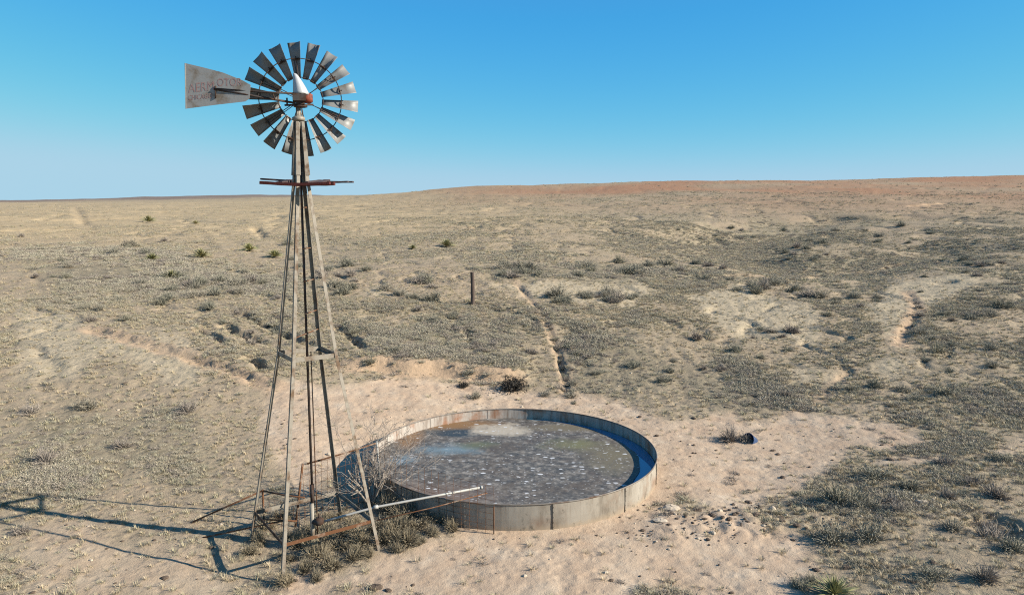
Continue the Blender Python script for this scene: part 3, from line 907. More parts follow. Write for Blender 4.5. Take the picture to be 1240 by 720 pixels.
c = t.mix(t.math('MAXIMUM', t.math('MAXIMUM', spk, spk2), t.math('MULTIPLY', spk3, cl)), c, (0.72, 0.72, 0.71))
t.col(c)
t.bump(nMed, .25, .02)
M['ice'] = t.set(Roughness=t.ramp(nMed, [(.35, .42), (.65, .7)]))
t.b.inputs['Specular IOR Level'].default_value = .12
iv = []
nI = 144
for j in range(nI):
    a = 2 * math.pi * j / nI
    ca, sa = math.cos(a), math.sin(a)
    b_ = -.36 * ca - .03 * sa                              # circle shifted away from the right wall
    c_ = .36 ** 2 - (RT - .12) ** 2
    cxs = -.5
    B = ca * cxs; r_ = B + math.sqrt(max(0, B * B - (cxs * cxs - (RT - .02) ** 2)))
    gap = r_ + .035 * math.sin(7 * a + 1) + .02 * math.sin(17 * a)
    r_ = min(RT - .012, gap)
    iv.append((CX + r_ * ca, CY + r_ * sa, ICEZ))
ib = [(x, y, z - .05) for x, y, z in iv]
ice = MB().add(iv + ib, [tuple(range(nI)), tuple(range(2 * nI - 1, nI - 1, -1))] + [(j, j + nI, (j + 1) % nI + nI, (j + 1) % nI) for j in range(nI)]).build('ice_sheet', M['ice'])
tag(ice, 'grey mottled sheet of ice with white bubbles filling the round stock tank', 'ice')

# ------------------------------------------------------------------ pump, pipes and fencing round the tower
pump = empty('pump_head', (TX + .02, TY - .15, hz(TX, TY - .15)), 'stubby grey well pump under the windmill tower with a valve at its foot', 'pump')
gz = hz(TX, TY - .15)
m = MB(); m.tube([(TX + .02, TY - .15, gz - .1), (TX + .02, TY - .15, 1.1)], .055, 12); m.lathe([(.09, .0), (.09, .05), (.06, .06)], 12, (TX + .02, TY - .15, gz + .02)); m.build('barrel', M['galvanized_leg'], pump, True)
m = MB(); m.tube([(TX + .02, TY - .15, .62), (TX + .25, TY - .18, .62)], .06, 10); m.lathe([(.1, -.05), (.12, -.02), (.12, .08), (.07, .12)], 12, (TX + .2, TY - .18, .62)); m.tube([(TX + .2, TY - .18, .7), (TX + .2, TY - .18, .86)], .02, 6)
m.build('valve', M['dark_iron'], pump, True)
pA, pB, pC = Vector((TX + .25, TY - .18, .62)), at_z(455, 613.5, .88), at_z(583.5, 589.5, .96)
dp_ = MB(); dp_.tube([pA, pA.lerp(pB, .5), pB, pB.lerp(pC, .5), pC], .031, 10)
dp = empty('discharge_pipe', pC, 'pale steel discharge pipe reaching from the tower out over the frozen tank', 'pipe')
dp_.build('pipe', M['pale_pipe'], dp, True)
d_ = (pC - pB).normalized(); MB().tube([pB - d_ * .06, pB + d_ * .06], .052, 10).build('coupling', M['pale_pipe'], dp, True); MB().tube([pC - d_ * .05, pC + d_ * .012], .046, 10).build('coupling', M['pale_pipe'], dp, True)

rA, rB = corner(1, .69, .06), at_z(590, 596.5, .79)
rr = MB().tube([rA + Vector((0, 0, .02)), rA.lerp(rB, .5) + Vector((0, 0, -.02)), rB], .015, 8).build('rusty_rail', M['rusty_pipe'], None, True)
tag(rr, 'thin rusty rail running from the near tower leg to the tank rim', 'rail')

def ground_pt(px, py):
    return at(px, py)
def wire_panel(a, b, top_a, top_b, nv, nh, r_=.005, bow=.0):
    m = MB()
    a = Vector(a); b = Vector(b)
    sdv = Vector((-(b - a).y, (b - a).x, 0)).normalized()
    for i in range(nv + 1):
        q = i / nv; p0 = a.lerp(b, q) + sdv * (bow * math.sin(math.pi * q))
        tz = top_a + (top_b - top_a) * q
        lean = random.uniform(-.02, .02)
        m.tube([p0, p0 + Vector((lean, lean * .5, tz * .5)), p0 + Vector((0, 0, tz))], r_, 4)
    for k in range(nh + 1):
        e = (k / nh) ** 1.25
        pts = []
        for i in range(0, nv + 1):
            q = i / nv; p0 = a.lerp(b, q) + sdv * (bow * math.sin(math.pi * q) + r_ * 1.6)
            pts.append(p0 + Vector((0, 0, e * (top_a + (top_b - top_a) * q) + random.uniform(-.008, .008))))
        m.tube(pts, r_, 4)
    return m
# back panel
p1 = ground_pt(369, 634); p2 = ground_pt(461, 607)
f1 = empty('wire_fence', p1, 'sagging wire mesh fence panel with rusty top pipe behind the tower pump', 'fence')
t1 = at_y(372, 561, p1.y); t2 = at_y(456, 536, p2.y)
wire_panel(p1, p2, t1.z - p1.z - .05, t2.z - p2.z - .12, 13, 7).build('wire_mesh', M['rusty_pipe'], f1)['kind'] = 'stuff'
MB().tube([t1, t1.lerp(t2, .55) + Vector((0, 0, -.02)), t2], .024, 8).build('top_rail', M['rusty_pipe'], f1, True)
lp0, lp1 = ground_pt(357, 636), None
lp1 = at_y(366.5, 561, lp0.y + .1)
MB().tube([lp0 - Vector((0, 0, .1)), lp1], .03, 8).build('post', M['rusty_pipe'], f1, True)
# panel in front of the tank
p3 = ground_pt(598, 646)
f2 = empty('wire_fence', p2, 'wire mesh fence panel standing close against the near side of the tank', 'fence')
t3 = at_y(598, 580, p3.y)
wire_panel(p2, p3, t2.z - p2.z - .15, t3.z - p3.z - .2, 17, 8, .0045, -.25).build('wire_mesh', M['rusty_pipe'], f2)['kind'] = 'stuff'
MB().tube([p2 - Vector((0, 0, .1)), p2.lerp(t2, .5) + Vector((.03, 0, 0)), t2 + Vector((0, 0, .05))], .033, 8).build('post', M['pale_pipe'], f2, True)
MB().tube([p3 - Vector((0, 0, .1)), p3 + Vector((0, 0, .75))], .02, 6).build('post', M['rusty_pipe'], f2, True)
# broken rails left of the tower
f3 = empty('rail_fence', ground_pt(318, 640), 'broken rusty pipe rails sagging to the ground left of the windmill', 'fence')
a0 = ground_pt(231, 633); a1 = at_z(318, 593.5, .95); a2 = at_z(369, 602, 1.0)
MB().tube([a0, a1], .024, 8).build('rail', M['rusty_pipe'], f3, True)
MB().tube([a1, a1.lerp(a2, .5) - Vector((0, 0, .03)), a2], .022, 8).build('rail', M['rusty_pipe'], f3, True)
b0 = ground_pt(246, 652); b1 = at_z(343, 630, .45)
MB().tube([b0, b1], .024, 8).build('rail', M['rusty_pipe'], f3, True)
c0 = at_z(312, 628, .5); c1 = at_z(360, 630.5, .42)
MB().tube([c0, c1], .022, 8).build('rail', M['rusty_pipe'], f3, True)
g_ = Vector((a1.x, a1.y, hz(a1.x, a1.y) - .1))
MB().tube([g_, a1 + Vector((0, 0, .03))], .028, 8).build('post', M['rusty_pipe'], f3, True)
wire_panel((a1.x, a1.y, hz(a1.x, a1.y)), (a2.x, a2.y, hz(a2.x, a2.y)), a1.z - .1, a2.z - .15, 7, 4, .004).build('wire_mesh', M['rusty_pipe'], f3)['kind'] = 'stuff'

# fence post on the slope and a far one
def post(px, pyb, pyt, wpx, label):
    b = at(px, pyb); tpt = at_y(px + .3, pyt, b.y)
    r_ = wpx / 2 * b.y / FPX
    m = MB(); n_ = 7; sec = []
    for i in range(n_):
        q = i / (n_ - 1); z = b.z - .3 + (tpt.z - b.z + .3) * q
        sec.append([Vector((b.x + .03 * math.sin(q * 3) + r_ * (1 - .12 * q) * math.cos(2 * math.pi * j / 9 + q * .4) * random.uniform(.93, 1.07), b.y + r_ * math.sin(2 * math.pi * j / 9 + q * .4) * random.uniform(.93, 1.07), z + (.03 * math.cos(j * 2.1) if i == n_ - 1 else 0))) for j in range(9)])
    o = m.sweep(None, sec).build('fence_post', M['post_wood'])
    tag(o, label, 'post')
post(572, 369.5, 329.5, 5.2, 'dark weathered wooden post standing alone on the slope behind the tank')

# ------------------------------------------------------------------ plants
def tuft_grass(nb, H, spread, seed, lean=.5, wid=.006):
    r = random.Random(seed); m = MB()
    for i in range(nb):
        a = r.uniform(0, 2 * math.pi); d = r.uniform(0, spread) ; hh_ = H * r.uniform(.45, 1)
        b = Vector((math.cos(a) * d * .5, math.sin(a) * d * .5, -.03)); ln = r.uniform(.1, lean) * hh_
        dirv = Vector((math.cos(a + r.uniform(-.6, .6)), math.sin(a + r.uniform(-.6, .6)), 0))
        sd = Vector((-dirv.y, dirv.x, 0)) * wid * r.uniform(.7, 1.4)
        mid = b + dirv * ln * .35 + Z_ * hh_ * .62; tip = b + dirv * ln * 1.15 + Z_ * hh_ * r.uniform(.8, 1.05)
        m.add([b - sd, b + sd, mid + sd * .8, mid - sd * .8, tip], [(0, 1, 2, 3), (3, 2, 4)])
    return m
def shrub_mesh(nt, nl, R, H, seed, leaf=.035, flat=.0):
    r = random.Random(seed); m = MB()
    lob = [(r.uniform(-.45, .45) * R, r.uniform(-.45, .45) * R, r.uniform(.55, 1.0)) for _ in range(5)]
    tips = []
    for i in range(nt):
        l_ = r.choice(lob)
        a = r.uniform(0, 2 * math.pi); e = math.acos(r.uniform(.05, 1)); q = r.uniform(.55, 1)
        tip = Vector((l_[0] + R * .62 * math.sin(e) * math.cos(a) * q, l_[1] + R * .62 * math.sin(e) * math.sin(a) * q, max(.03, H * l_[2] * math.cos(e) * q)))
        b = Vector((l_[0] * .5 + r.uniform(-.05, .05), l_[1] * .5 + r.uniform(-.05, .05), -.04))
        mid = b.lerp(tip, .5) + Vector((r.uniform(-.05, .05), r.uniform(-.05, .05), .06 * H))
        sd = (tip - b).cross(Vector((r.uniform(-1, 1), r.uniform(-1, 1), .3))).normalized() * .006 * R / .5
        m.add([b - sd, b + sd, mid + sd * .8, mid - sd * .8, tip], [(0, 1, 2, 3), (3, 2, 4)])
        tips += [tip, mid.lerp(tip, .6), mid]
    for i in range(nl):
        p = r.choice(tips) + Vector((r.gauss(0, .07) * R, r.gauss(0, .07) * R, r.gauss(0, .05) * H))
        p.z = max(p.z, .01)
        u = Vector((r.uniform(-1, 1), r.uniform(-1, 1), r.uniform(-.2, 1.2))).normalized(); v = u.cross(Vector((r.uniform(-1, 1), r.uniform(-1, 1), r.uniform(-1, 1)))).normalized()
        s_ = leaf * r.uniform(.6, 1.5)
        m.add([p - u * s_, p + v * s_ * .22, p + u * s_, p - v * s_ * .22], [(0, 1, 2, 3)])
    return m
PROTO = []
def proto(mesh):
    o = bpy.data.objects.new(mesh.name, mesh); PROTO.append(o); return o
for k in range(3):
    proto(tuft_grass(34, .18, .22, 100 + k, 1.0, .0055).mesh('tuft', M['olive_grass' if k == 2 else 'straw']))
for k in range(2):
    proto(tuft_grass(40, .12, .34, 110 + k, 1.3, .007).mesh('mat_tuft', M['olive_grass']))
for k in range(3):
    proto(shrub_mesh(90, 110, .32, .16, 120 + k, .024).mesh('low_scrub', M['sage']))
for k in range(2):
    proto(shrub_mesh(90, 50, .36, .15, 130 + k, .024).mesh('twiggy_scrub', M['dead_twig']))
NPRO = len(PROTO)

def scatter_points():
    Xs, Ys, Ss, Is = [], [], [], []
    def batch(n, d0, d1, size, keep):
        ang = RNG.uniform(-rad(41), rad(41), n)
        d = np.sqrt(RNG.uniform(d0 * d0, d1 * d1, n))
        x, y = d * np.sin(ang), d * np.cos(ang)
        bare, rut, pale, red, straw, scrub, far, thick = masks(x, y)
        dt = np.hypot(x - CX, y - CY)
        pg = (1 - bare) ** 1.5 * (1 - rut) * (.13 + .87 * scrub) * (1 - .45 * pale) * (1 - .6 * straw) * (1 - .6 * red) * keep
        pg = np.where(dt < RT + .25, 0, pg)
        pg = np.maximum(pg, np.where((dt > RT + .3), .02 * bare * keep, 0))
        ok = RNG.uniform(0, 1, n) < pg
        x, y, sc, th = x[ok], y[ok], scrub[ok], thick[ok]; st_ = straw[ok] + .5 * red[ok]
        m = len(x)
        grass = RNG.uniform(0, 1, m) < np.clip(.95 - .4 * sc + .3 * st_ - .6 * th, .15, .97)
        idx = np.where(grass, np.where(RNG.uniform(0, 1, m) < .25 + .7 * th, RNG.integers(2, 5, m), RNG.integers(0, 3, m)), RNG.integers(5, 10, m))
        s_ = size * RNG.uniform(.55, 1.35, m) * np.where(grass, 1.0, .75 + .5 * sc) * (1 + .2 * th)
        Xs.append(x); Ys.append(y); Ss.append(s_); Is.append(idx)
    batch(52000, 13, 30, .75, 1)
    batch(90000, 30, 60, .9, 1)
    batch(95000, 60, 130, 1.2, .85)
    batch(70000, 130, 320, 1.8, .6)
    batch(30000, 320, 800, 3.0, .5)
    x = np.concatenate(Xs); y = np.concatenate(Ys)
    return x, y, h(x, y), np.concatenate(Ss), np.concatenate(Is)

def scatter(name, x, y, z, s_, idx):
    me = bpy.data.meshes.new(name)
    n = len(x)
    me.vertices.add(n); me.vertices.foreach_set('co', np.stack([x, y, z], 1).ravel())
    for nm, arr, ty in (('size', s_, 'FLOAT'), ('turn', RNG.uniform(0, 6.283, n), 'FLOAT')):
        a = me.attributes.new(nm, ty, 'POINT'); a.data.foreach_set('value', arr.astype(np.float32))
    a = me.attributes.new('pick', 'INT', 'POINT'); a.data.foreach_set('value', idx.astype(np.int32))
    me.update()
    o = bpy.data.objects.new(name, me); COL.objects.link(o)
    o['kind'] = 'stuff'
    g = bpy.data.node_groups.new(name, 'GeometryNodeTree')
    g.interface.new_socket('Geometry', in_out='INPUT', socket_type='NodeSocketGeometry')
    g.interface.new_socket('Geometry', in_out='OUTPUT', socket_type='NodeSocketGeometry')
    N, L = g.nodes.new, g.links.new
    gi, go, jn = N('NodeGroupInput'), N('NodeGroupOutput'), N('GeometryNodeJoinGeometry')
    def named(nm, ty):
        q = N('GeometryNodeInputNamedAttribute'); q.data_type = ty; q.inputs['Name'].default_value = nm
        return [s for s in q.outputs if s.enabled and s.name == 'Attribute'][0]
    sz, tn, pk = named('size', 'FLOAT'), named('turn', 'FLOAT'), named('pick', 'INT')
    cx_ = N('ShaderNodeCombineXYZ'); L(tn, cx_.inputs['Z'])
    for k, po in enumerate(PROTO):
        oi = N('GeometryNodeObjectInfo'); oi.inputs['Object'].default_value = po; oi.inputs['As Instance'].default_value = True
        cmp_ = N('FunctionNodeCompare'); cmp_.data_type = 'INT'; cmp_.operation = 'EQUAL'
        ins = [s for s in cmp_.inputs if s.enabled]
        L(pk, ins[0]); ins[1].default_value = k
        ip = N('GeometryNodeInstanceOnPoints')
        L(gi.outputs[0], ip.inputs['Points']); L(cmp_.outputs[0], ip.inputs['Selection']); L(oi.outputs['Geometry'], ip.inputs['Instance'])
        L(cx_.outputs[0], ip.inputs['Rotation']); L(sz, ip.inputs['Scale'])
        L(ip.outputs[0], jn.inputs[0])
    L(jn.outputs[0], go.inputs[0])
    md = o.modifiers.new('scatter', 'NODES'); md.node_group = g
    return o
gr = scatter('dry_grass', *scatter_points())

# shrubs one can count: the ones that show largest
SAGE = [shrub_mesh(320, 420, .6, .58, 200 + k, .03).mesh('sagebrush', M['sage_dark']) for k in range(5)]
SAGE += [shrub_mesh(340, 160, .6, .55, 210 + k, .028).mesh('sagebrush', M['dead_twig']) for k in range(2)]
nshrub = 0
LAND = [('the lone wooden post', 572, 362), ('the largest black bush', 621, 465), ('the worn trail', 665, 410), ('the crooked right trail', 1098, 385),
        ('the windmill tower', 365, 480), ('the windmill tower', 345, 380), ('the stock tank', 640, 560), ('the blue tub', 912, 530), ('the long pale stone', 1116, 611), ('the bottom edge yucca', 1010, 715),
        ('the hollow at the right edge', 1212, 640), ('the lowest yucca on the left flat', 208, 335), ('the yucca beside the tower', 333, 308), ('the olive yucca on the slope', 541, 297),
        ('the left edge of the picture', 5, 380), ('the left edge of the picture', 5, 560), ('the red hill', 1000, 240), ('the right edge of the picture', 1235, 330), ('the right edge of the picture', 1235, 480), ('the pale flat at the left', 180, 440),
        ('the gullies behind the tower', 295, 405), ('the pale clearing right of the post', 720, 345), ('the pale clearing on the right slope', 930, 375), ('the sandy edge right of the tank', 1000, 495), ('the rusty rail', 520, 615), ('the pump', 376, 640), ('the near tower leg', 340, 690)]
ORD = ['leftmost', 'second from left', 'third from left', 'fourth from left', 'fifth from left', 'sixth from left', 'seventh from left', 'eighth from left', 'ninth from left', 'tenth from left',
       'eleventh from left', 'twelfth from left', 'thirteenth from left', 'fourteenth from left', 'fifteenth from left', 'sixteenth from left']
def place_words(px, py):
    nm, lx, ly = min(LAND, key=lambda q: (q[1] - px) ** 2 + (2 * (q[2] - py)) ** 2)
    dx, dy = px - lx, 2 * (py - ly)
    if 'edge of the picture' in nm: return 'near ' + nm
    if abs(dx) < 9 and abs(dy) < 14: return 'right beside ' + nm
    if abs(dx) > abs(dy): return ('right of ' if dx > 0 else 'left of ') + nm
    return ('below ' if dy > 0 else 'beyond ') + nm
def single_out(items):                                   # items: (object, px, py, words)
    by = {}
    for o, px, py, w in items:
        by.setdefault(w + ' ' + place_words(px, py), []).append((px, py, o))
    for la, L in by.items():
        L.sort(key=lambda q: q[:2])
        for i, (a, b_, o) in enumerate(L):
            while len((la + ', ' + ORD[min(i, len(ORD) - 1)]).split()) > 16:
                la = la.split(' ', 1)[1]
            o['label'] = la if len(L) == 1 else (la + ', ' + (ORD[i] if i < len(L) - 1 or i < 2 else 'rightmost'))
PENDING = []
def sage_at(px, py, wpx, var=None):
    global nshrub
    b = at(px, py)
    sc_ = wpx / 1.05 * b.y / FPX
    k_ = random.randrange(7) if var is None else var
    hgt = random.uniform(.75, 1.25)
    o = inst('sagebrush', SAGE[k_], (b.x, b.y, b.z - .02), random.uniform(0, 6.28), (sc_, sc_, sc_ * hgt), 'low grey sagebrush', 'shrub', 'low sagebrush clumps on the rangeland')
    PENDING.append((o, px, py, ('small ' if wpx < 22 else 'broad ' if wpx > 34 else '') + ('flat ' if hgt < .9 else '') + ('bare twiggy shrub' if k_ > 4 else 'grey sagebrush clump')))
    nshrub += 1
# hand placed patches of the photograph: (x, y, half width, half height, how many, size)
PATCH = [(250, 345, 60, 12, 12, 34), (225, 355, 80, 14, 10, 30), (150, 300, 40, 14, 6, 22), (60, 330, 50, 25, 8, 20), (360, 330, 60, 25, 10, 26),
         (430, 335, 40, 16, 8, 30), (500, 350, 40, 14, 8, 28), (640, 330, 40, 10, 10, 32), (735, 325, 50, 10, 12, 32), (690, 358, 40, 6, 8, 30),
         (745, 362, 26, 6, 5, 28), (850, 330, 50, 14, 9, 24), (920, 352, 40, 8, 9, 32), (1020, 365, 50, 14, 10, 28), (960, 300, 60, 14, 12, 18),
         (1060, 285, 80, 16, 12, 16), (900, 275, 60, 12, 10, 14), (1180, 320, 50, 18, 10, 18), (1180, 380, 50, 22, 10, 26), (1150, 415, 60, 18, 8, 24),
         (930, 420, 80, 25, 10, 28), (1100, 470, 120, 25, 10, 30), (800, 450, 70, 25, 9, 26), (470, 420, 60, 25, 9, 24), (590, 430, 50, 20, 8, 24),
         (320, 410, 50, 25, 6, 22), (120, 370, 90, 25, 8, 22), (540, 385, 30, 12, 5, 26)]
rp = random.Random(5)
for (cx_, cy_, hw, hh_, n_, sz_) in PATCH:
    for i in range(n_):
        sage_at(cx_ + rp.gauss(0, .55) * hw, cy_ + rp.gauss(0, .55) * hh_, sz_ * rp.uniform(.6, 1.25))
for (px, py, w_) in [(885, 532, 46), (905, 534, 30), (1140, 562, 44), (1215, 560, 40), (1020, 612, 70), (1050, 620, 50), (1060, 580, 60), (1100, 590, 50), (1010, 655, 70), (1050, 652, 60),
                     (1080, 612, 45), (1090, 625, 40), (1210, 600, 50), (1180, 585, 46), (1145, 600, 40), (1130, 700, 60), (1190, 700, 60), (965, 715, 44), (985, 706, 40), (1200, 650, 70), (1228, 665, 60), (1155, 640, 46),
                     (30, 645, 40), (60, 560, 50), (150, 540, 40), (230, 500, 46), (40, 500, 44), (110, 492, 44), (680, 470, 24), (686, 455, 20), (690, 480, 30), (655, 478, 28), (575, 482, 26)]:
    sage_at(px, py, w_)

for x0, y0, x1, y1, n_, w_ in [(267, 390, 322, 416, 8, 15), (236, 396, 276, 415, 5, 13), (285, 376, 386, 420, 11, 14), (408, 396, 440, 420, 5, 12), (298, 431, 327, 447, 4, 15), (664, 392, 690, 480, 12, 13), (690, 450, 692, 484, 5, 16), (1112, 356, 1100, 410, 7, 13), (563, 398, 572, 416, 3, 11), (700, 357, 745, 366, 5, 22), (1180, 622, 1236, 650, 6, 30)]:
    for i in range(n_):
        q = (i + rp.uniform(-.3, .3)) / max(1, n_ - 1)
        sage_at(x0 + (x1 - x0) * q + 2, y0 + (y1 - y0) * q + rp.uniform(-2, 2), w_ * rp.uniform(.7, 1.3))
single_out(PENDING)
# weeds round the tower foot and along the tank
WEED = [shrub_mesh(520, 260, .6, .8, 230 + k, .03).mesh('weed_clump', M['tank_weed']) for k in range(3)]
WL = []
rw = random.Random(9)
spots = [(365, 690, 50), (385, 676, 60), (410, 665, 60), (440, 655, 60), (475, 645, 60), (505, 638, 60), (535, 634, 50), (395, 645, 60), (430, 635, 50), (360, 660, 50), (470, 622, 50), (380, 700, 40), (450, 672, 40), (490, 655, 46), (350, 675, 44), (520, 648, 44), (325, 640, 44), (340, 628, 40),
         (400, 684, 50), (425, 676, 46), (455, 640, 60), (495, 628, 56), (522, 625, 50), (550, 640, 40), (415, 648, 60), (375, 655, 56), (345, 650, 46), (318, 655, 40), (300, 668, 36), (405, 625, 44), (480, 668, 36), (350, 706, 40), (510, 658, 36), (465, 655, 56), (390, 660, 56)]
for i, (px, py, w_) in enumerate(spots):
    b = at(px, py); sc_ = w_ / 1.25 * b.y / FPX * rw.uniform(.9, 1.35); tl = rw.uniform(.7, 1.1)
    o = inst('weed_clump', WEED[i % 3], (b.x, b.y, b.z - .02), i * 1.3, (sc_, sc_, sc_ * tl), 'dry weed', 'weeds', 'weeds round the tower foot')
    WL.append((o, px, py, ('tall ' if tl > .85 else 'low ') + 'dry tan weed clump'))
single_out(WL)

# dark bushes on the bank behind the tank
DARK = shrub_mesh(320, 900, .6, .5, 240, .045).mesh('dark_bush', M['dark_shrub'])
for px, py, w_, la in ((621, 470, 54, 'largest near-black bush in the sandy bank just behind the tank'), (561, 468, 22, 'small dark bush in the sandy bank, left of the largest black bush'), (1210, 648, 44, 'dark tangled bush in the washed-out hollow at the right edge')):
    b = at(px, py); sc_ = w_ / 1.1 * b.y / FPX
    inst('dark_bush', DARK, (b.x, b.y, b.z - .02), px, (sc_, sc_, sc_ * .95), la, 'bush')

# bare dead shrub between tower and tank
def dead_tree(base, H, seed):
    r = random.Random(seed); m = MB(); tw = MB()
    def grow(p, d, L, rad_, depth):
        pts = [p]; n_ = 4
        for i in range(n_):
            d = (d + Vector((r.gauss(0, .18), r.gauss(0, .18), r.gauss(.0, .14)))).normalized()
            pts.append(pts[-1] + d * L / n_)
        rs = [max(.0035, rad_ * (1 - .45 * i / n_)) for i in range(n_ + 1)]
        (m if depth < 2 else tw).tube(pts, rs, 6 if depth < 2 else 4)
        if depth >= 4: return
        for k in range(r.choice((2, 3, 3))):
            i = r.randrange(2, n_ + 1)
            nd = (d + Vector((r.gauss(0, .7), r.gauss(0, .7), r.gauss(.25, .5)))).normalized()
            grow(pts[i], nd, L * r.uniform(.55, .8), rs[i] * .62, depth + 1)
    for k in range(11):
        a = k * .9 + .4
        grow(Vector(base) + Vector((0, 0, -.05)), Vector((math.cos(a) * .6, math.sin(a) * .45, 1)).normalized(), H * r.uniform(.42, .6), .036, 0)
    return m, tw
b = at(450, 612)
ds = empty('dead_shrub', b, 'leafless grey dead shrub with tangled branches between windmill and tank', 'shrub')
m1, m2 = dead_tree(b, 2.6, 3)
m1.build('trunk', M['dead_twig'], ds, True); m2.build('crown', M['dead_twig'], ds)

# yuccas
def yucca_mesh(n, seed):
    r = random.Random(seed); m = MB()
    for i in range(n):
        a = r.uniform(0, 6.283); e = rad(r.uniform(5, 88)) ; L = r.uniform(.42, .62)
        d = Vector((math.cos(a) * math.cos(e), math.sin(a) * math.cos(e), math.sin(e))); sd = d.cross(Z_).normalized() * .017 if e < 1.5 else Vector((.017, 0, 0))
        up = sd.cross(d).normalized() * .006
        b = Vector((0, 0, .1)) + d * .04; mid = b + d * L * .5 ; tip = b + d * L + Vector((0, 0, -.05 * math.cos(e)))
        m.add([b - sd, b + sd, mid + sd, mid - up * .0 - sd, tip, mid + up * 2], [(0, 1, 2, 5), (0, 5, 3), (5, 2, 4), (3, 5, 4)])
    return m
YUC = [yucca_mesh(150, 300 + k).mesh('yucca', M['yucca_green']) for k in range(3)]
for i, (px, py, w_, la) in enumerate([
    (208, 338, 30, 'spiky yellow-green yucca, nearest and lowest of those on the left flat'),
    (244, 311, 30, 'wide spiky green yucca on the left flat, third from the left edge'),
    (184, 315, 24, 'yellow-green yucca on the left flat, just up and left of the lowest yucca'),
    (180, 269, 22, 'broad olive yucca farthest up the left flat near the horizon'),
    (237, 271, 12, 'small olive yucca near the horizon left of the tower platform'),
    (333, 312, 26, 'yellow-green yucca seen just left of the windmill tower legs'),
    (302, 304, 26, 'pale green yucca left of the tower between two brighter ones'),
    (541, 299, 26, 'olive yucca on the slope right of the tower above the lone post'),
    (500, 301, 14, 'small olive yucca between the tower and a larger yucca on the slope'),
    (1010, 722, 66, 'bright green spiky yucca at the bottom edge of the picture right of the tank')]):
    b = at(px, py); sc_ = w_ / 1.05 * b.y / FPX
    inst('yucca', YUC[i % 3], (b.x, b.y, b.z - .02 * sc_), i * 1.7, (sc_, sc_, sc_ * .65), la, 'yucca', 'yuccas scattered over the rangeland')

# ------------------------------------------------------------------ stones, clods and litter
def rock_mesh(seed, el=(1, .7, .5), name='stone', mat='dark_clod'):
    r = random.Random(seed); m = MB(); sec = []
    for i in range(6):
        f = -math.pi / 2 + math.pi * (i + .001) / 5.002
        sec.append([Vector((el[0] * math.cos(f) * math.cos(2 * math.pi * j / 8) * r.uniform(.75, 1.15), el[1] * math.cos(f) * math.sin(2 * math.pi * j / 8) * r.uniform(.75, 1.15), el[2] * math.sin(f) * r.uniform(.8, 1.1))) for j in range(8)])
    return m.sweep(None, sec).mesh(name, M[mat])
PEB = [rock_mesh(450 + k, (.5, .38, .25), 'pebble', mm) for k, mm in enumerate(('dark_clod', 'pale_stone', 'dark_clod'))]
PROTO = [bpy.data.objects.new('pebble', m_) for m_ in PEB]
gx_ = RNG.uniform(-26, 26, 60000); gy_ = RNG.uniform(12, 38, 60000)
bb = masks(gx_, gy_)[0]; dt_ = np.hypot(gx_ - CX, gy_ - CY)
rgd = np.exp(-((gy_ - 18.9 - .12 * (gx_ - 5)) / .9) ** 2) * ((gx_ > 3) & (gx_ < 12))
ok_ = (RNG.uniform(0, 1, 60000) < .025 + .012 * bb + .6 * rgd) & (dt_ > RT + .1) & (np.abs(gx_) < gy_ * .85 + 1)
gx_, gy_ = gx_[ok_], gy_[ok_]
scatter('gravel', gx_, gy_, h(gx_, gy_) + .01, np.clip(RNG.lognormal(-3.0, .6, len(gx_)), .02, .2), np.where(RNG.uniform(0, 1, len(gx_)) < .25, 1, 0) + np.where(RNG.uniform(0, 1, len(gx_)) < .0, 1, 0))
CLOD = [rock_mesh(400 + k, (.5, .33, .17), 'dark_clod') for k in range(5)]
clods = [(846, 620, 10), (862, 628, 12), (830, 627, 8), (878, 622, 8), (892, 618, 7), (915, 628, 16), (945, 631, 10), (972, 618, 9), (820, 632, 9), (853, 634, 8), (905, 640, 8), (875, 634, 8), (965, 642, 12),
         (985, 650, 10), (1016, 667, 9), (1025, 685, 14), (988, 690, 12), (948, 578, 11), (958, 575, 6), (1078, 557, 12), (942, 550, 9), (1068, 539, 6), (840, 507, 9), (775, 505, 8), (936, 546, 8), (1060, 684, 8),
         (1130, 682, 12), (1142, 690, 8), (906, 608, 12), (888, 612, 8), (455, 712, 22), (470, 716, 12), (500, 708, 8), (886, 718, 9), (833, 655, 4), (152, 465, 8), (950, 560, 5), (812, 620, 8), (1005, 640, 7), (1035, 640, 9), (960, 655, 8)]
CL = []
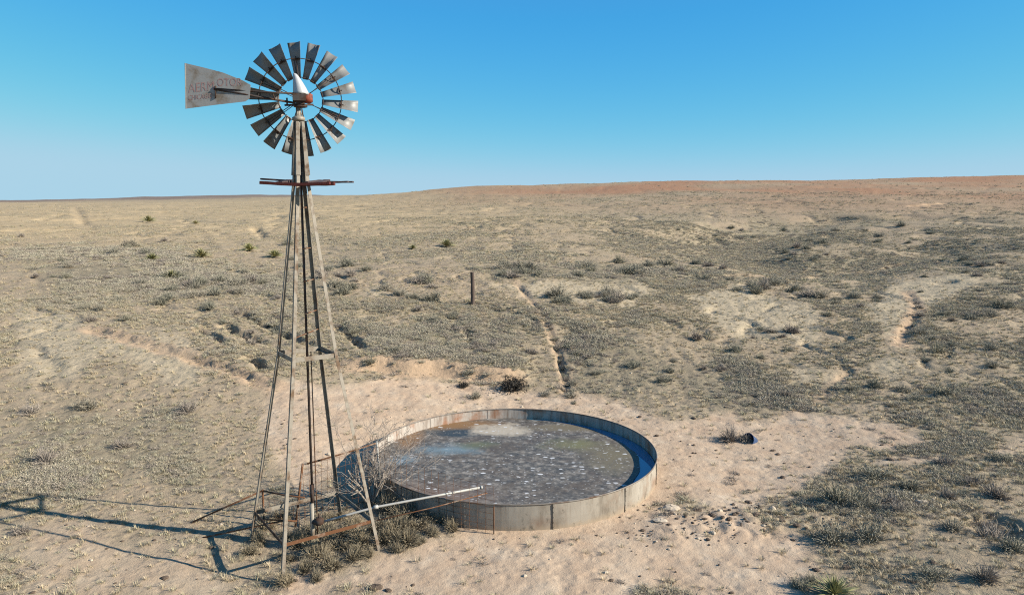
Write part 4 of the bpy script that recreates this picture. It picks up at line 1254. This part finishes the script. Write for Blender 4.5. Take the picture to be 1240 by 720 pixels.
for i, (px, py, w_) in enumerate(clods):
    b = at(px, py); sc_ = w_ * b.y / FPX
    o = inst('dark_clod', CLOD[i % 5], (b.x, b.y, b.z + .05 * sc_), i * 2.1, (sc_, sc_, sc_), 'dark clod', 'clod', 'dark clods scattered on the sand')
    CL.append((o, px, py, ('large ' if w_ > 11 else 'tiny ' if w_ < 8 else '') + 'dark clod on bare sand'))
single_out(CL)
for px, py, w_, la, el in ((1116, 611, 22, 'long pale flat stone among grey scrub at the right', (.5, .25, .17)), (935, 618, 10, 'small whitish stone among dark clods right of the tank', (.5, .4, .35)), (812, 617, 26, 'pale slab of stone beside the right end of the tank', (.5, .4, .16)), (800, 634, 20, 'low pale slab of stone close to the tank foot, lower of two', (.5, .35, .12)), (398, 551, 8, 'small grey stone on the sand behind the tower pump', (.5, .4, .35))):
    b = at(px, py); sc_ = w_ * b.y / FPX
    inst('pale_stone', rock_mesh(int(px), el, 'pale_stone', 'pale_stone'), (b.x, b.y, b.z + .05 * sc_), rad(-12), sc_, la, 'stone')
t = NT('blue_plastic')
n = t.noise(t.obj(), 14, 4, .6)
t.col(t.ramp(n, [(.35, (0.02, 0.045, 0.11)), (.7, (0.06, 0.12, 0.26))]))
M['blue_plastic'] = t.set(Roughness=.45)
b = at(912, 533)
b.z -= .12
tub = empty('blue_tub', b, 'small dark blue plastic tub lying tipped in the sand right of the tank', 'tub')
ax_ = (Vector((.35, .25, .9)).normalized(),); ax_ = (ax_[0], Z_.cross(ax_[0]).normalized()); axz = ax_[0].cross(ax_[1]).normalized()
m = MB(); m.lathe([(.17, 0), (.2, .0), (.25, .34), (.265, .36), (.25, .37), (.235, .34), (.19, .03), (.01, .025)], 18, b + Vector((.0, 0, .06)) , (ax_[0], ax_[1], axz)); m.build('bucket', M['blue_plastic'], tub, True)
m = MB(); m.tube([b + Vector((-.26, -.02, .38)), b + Vector((-.2, -.2, .5)), b + Vector((.1, -.28, .5)), b + Vector((.26, -.05, .48))], .008, 5); m.build('handle', M['dark_iron'], tub, True)
print('shrubs', nshrub)
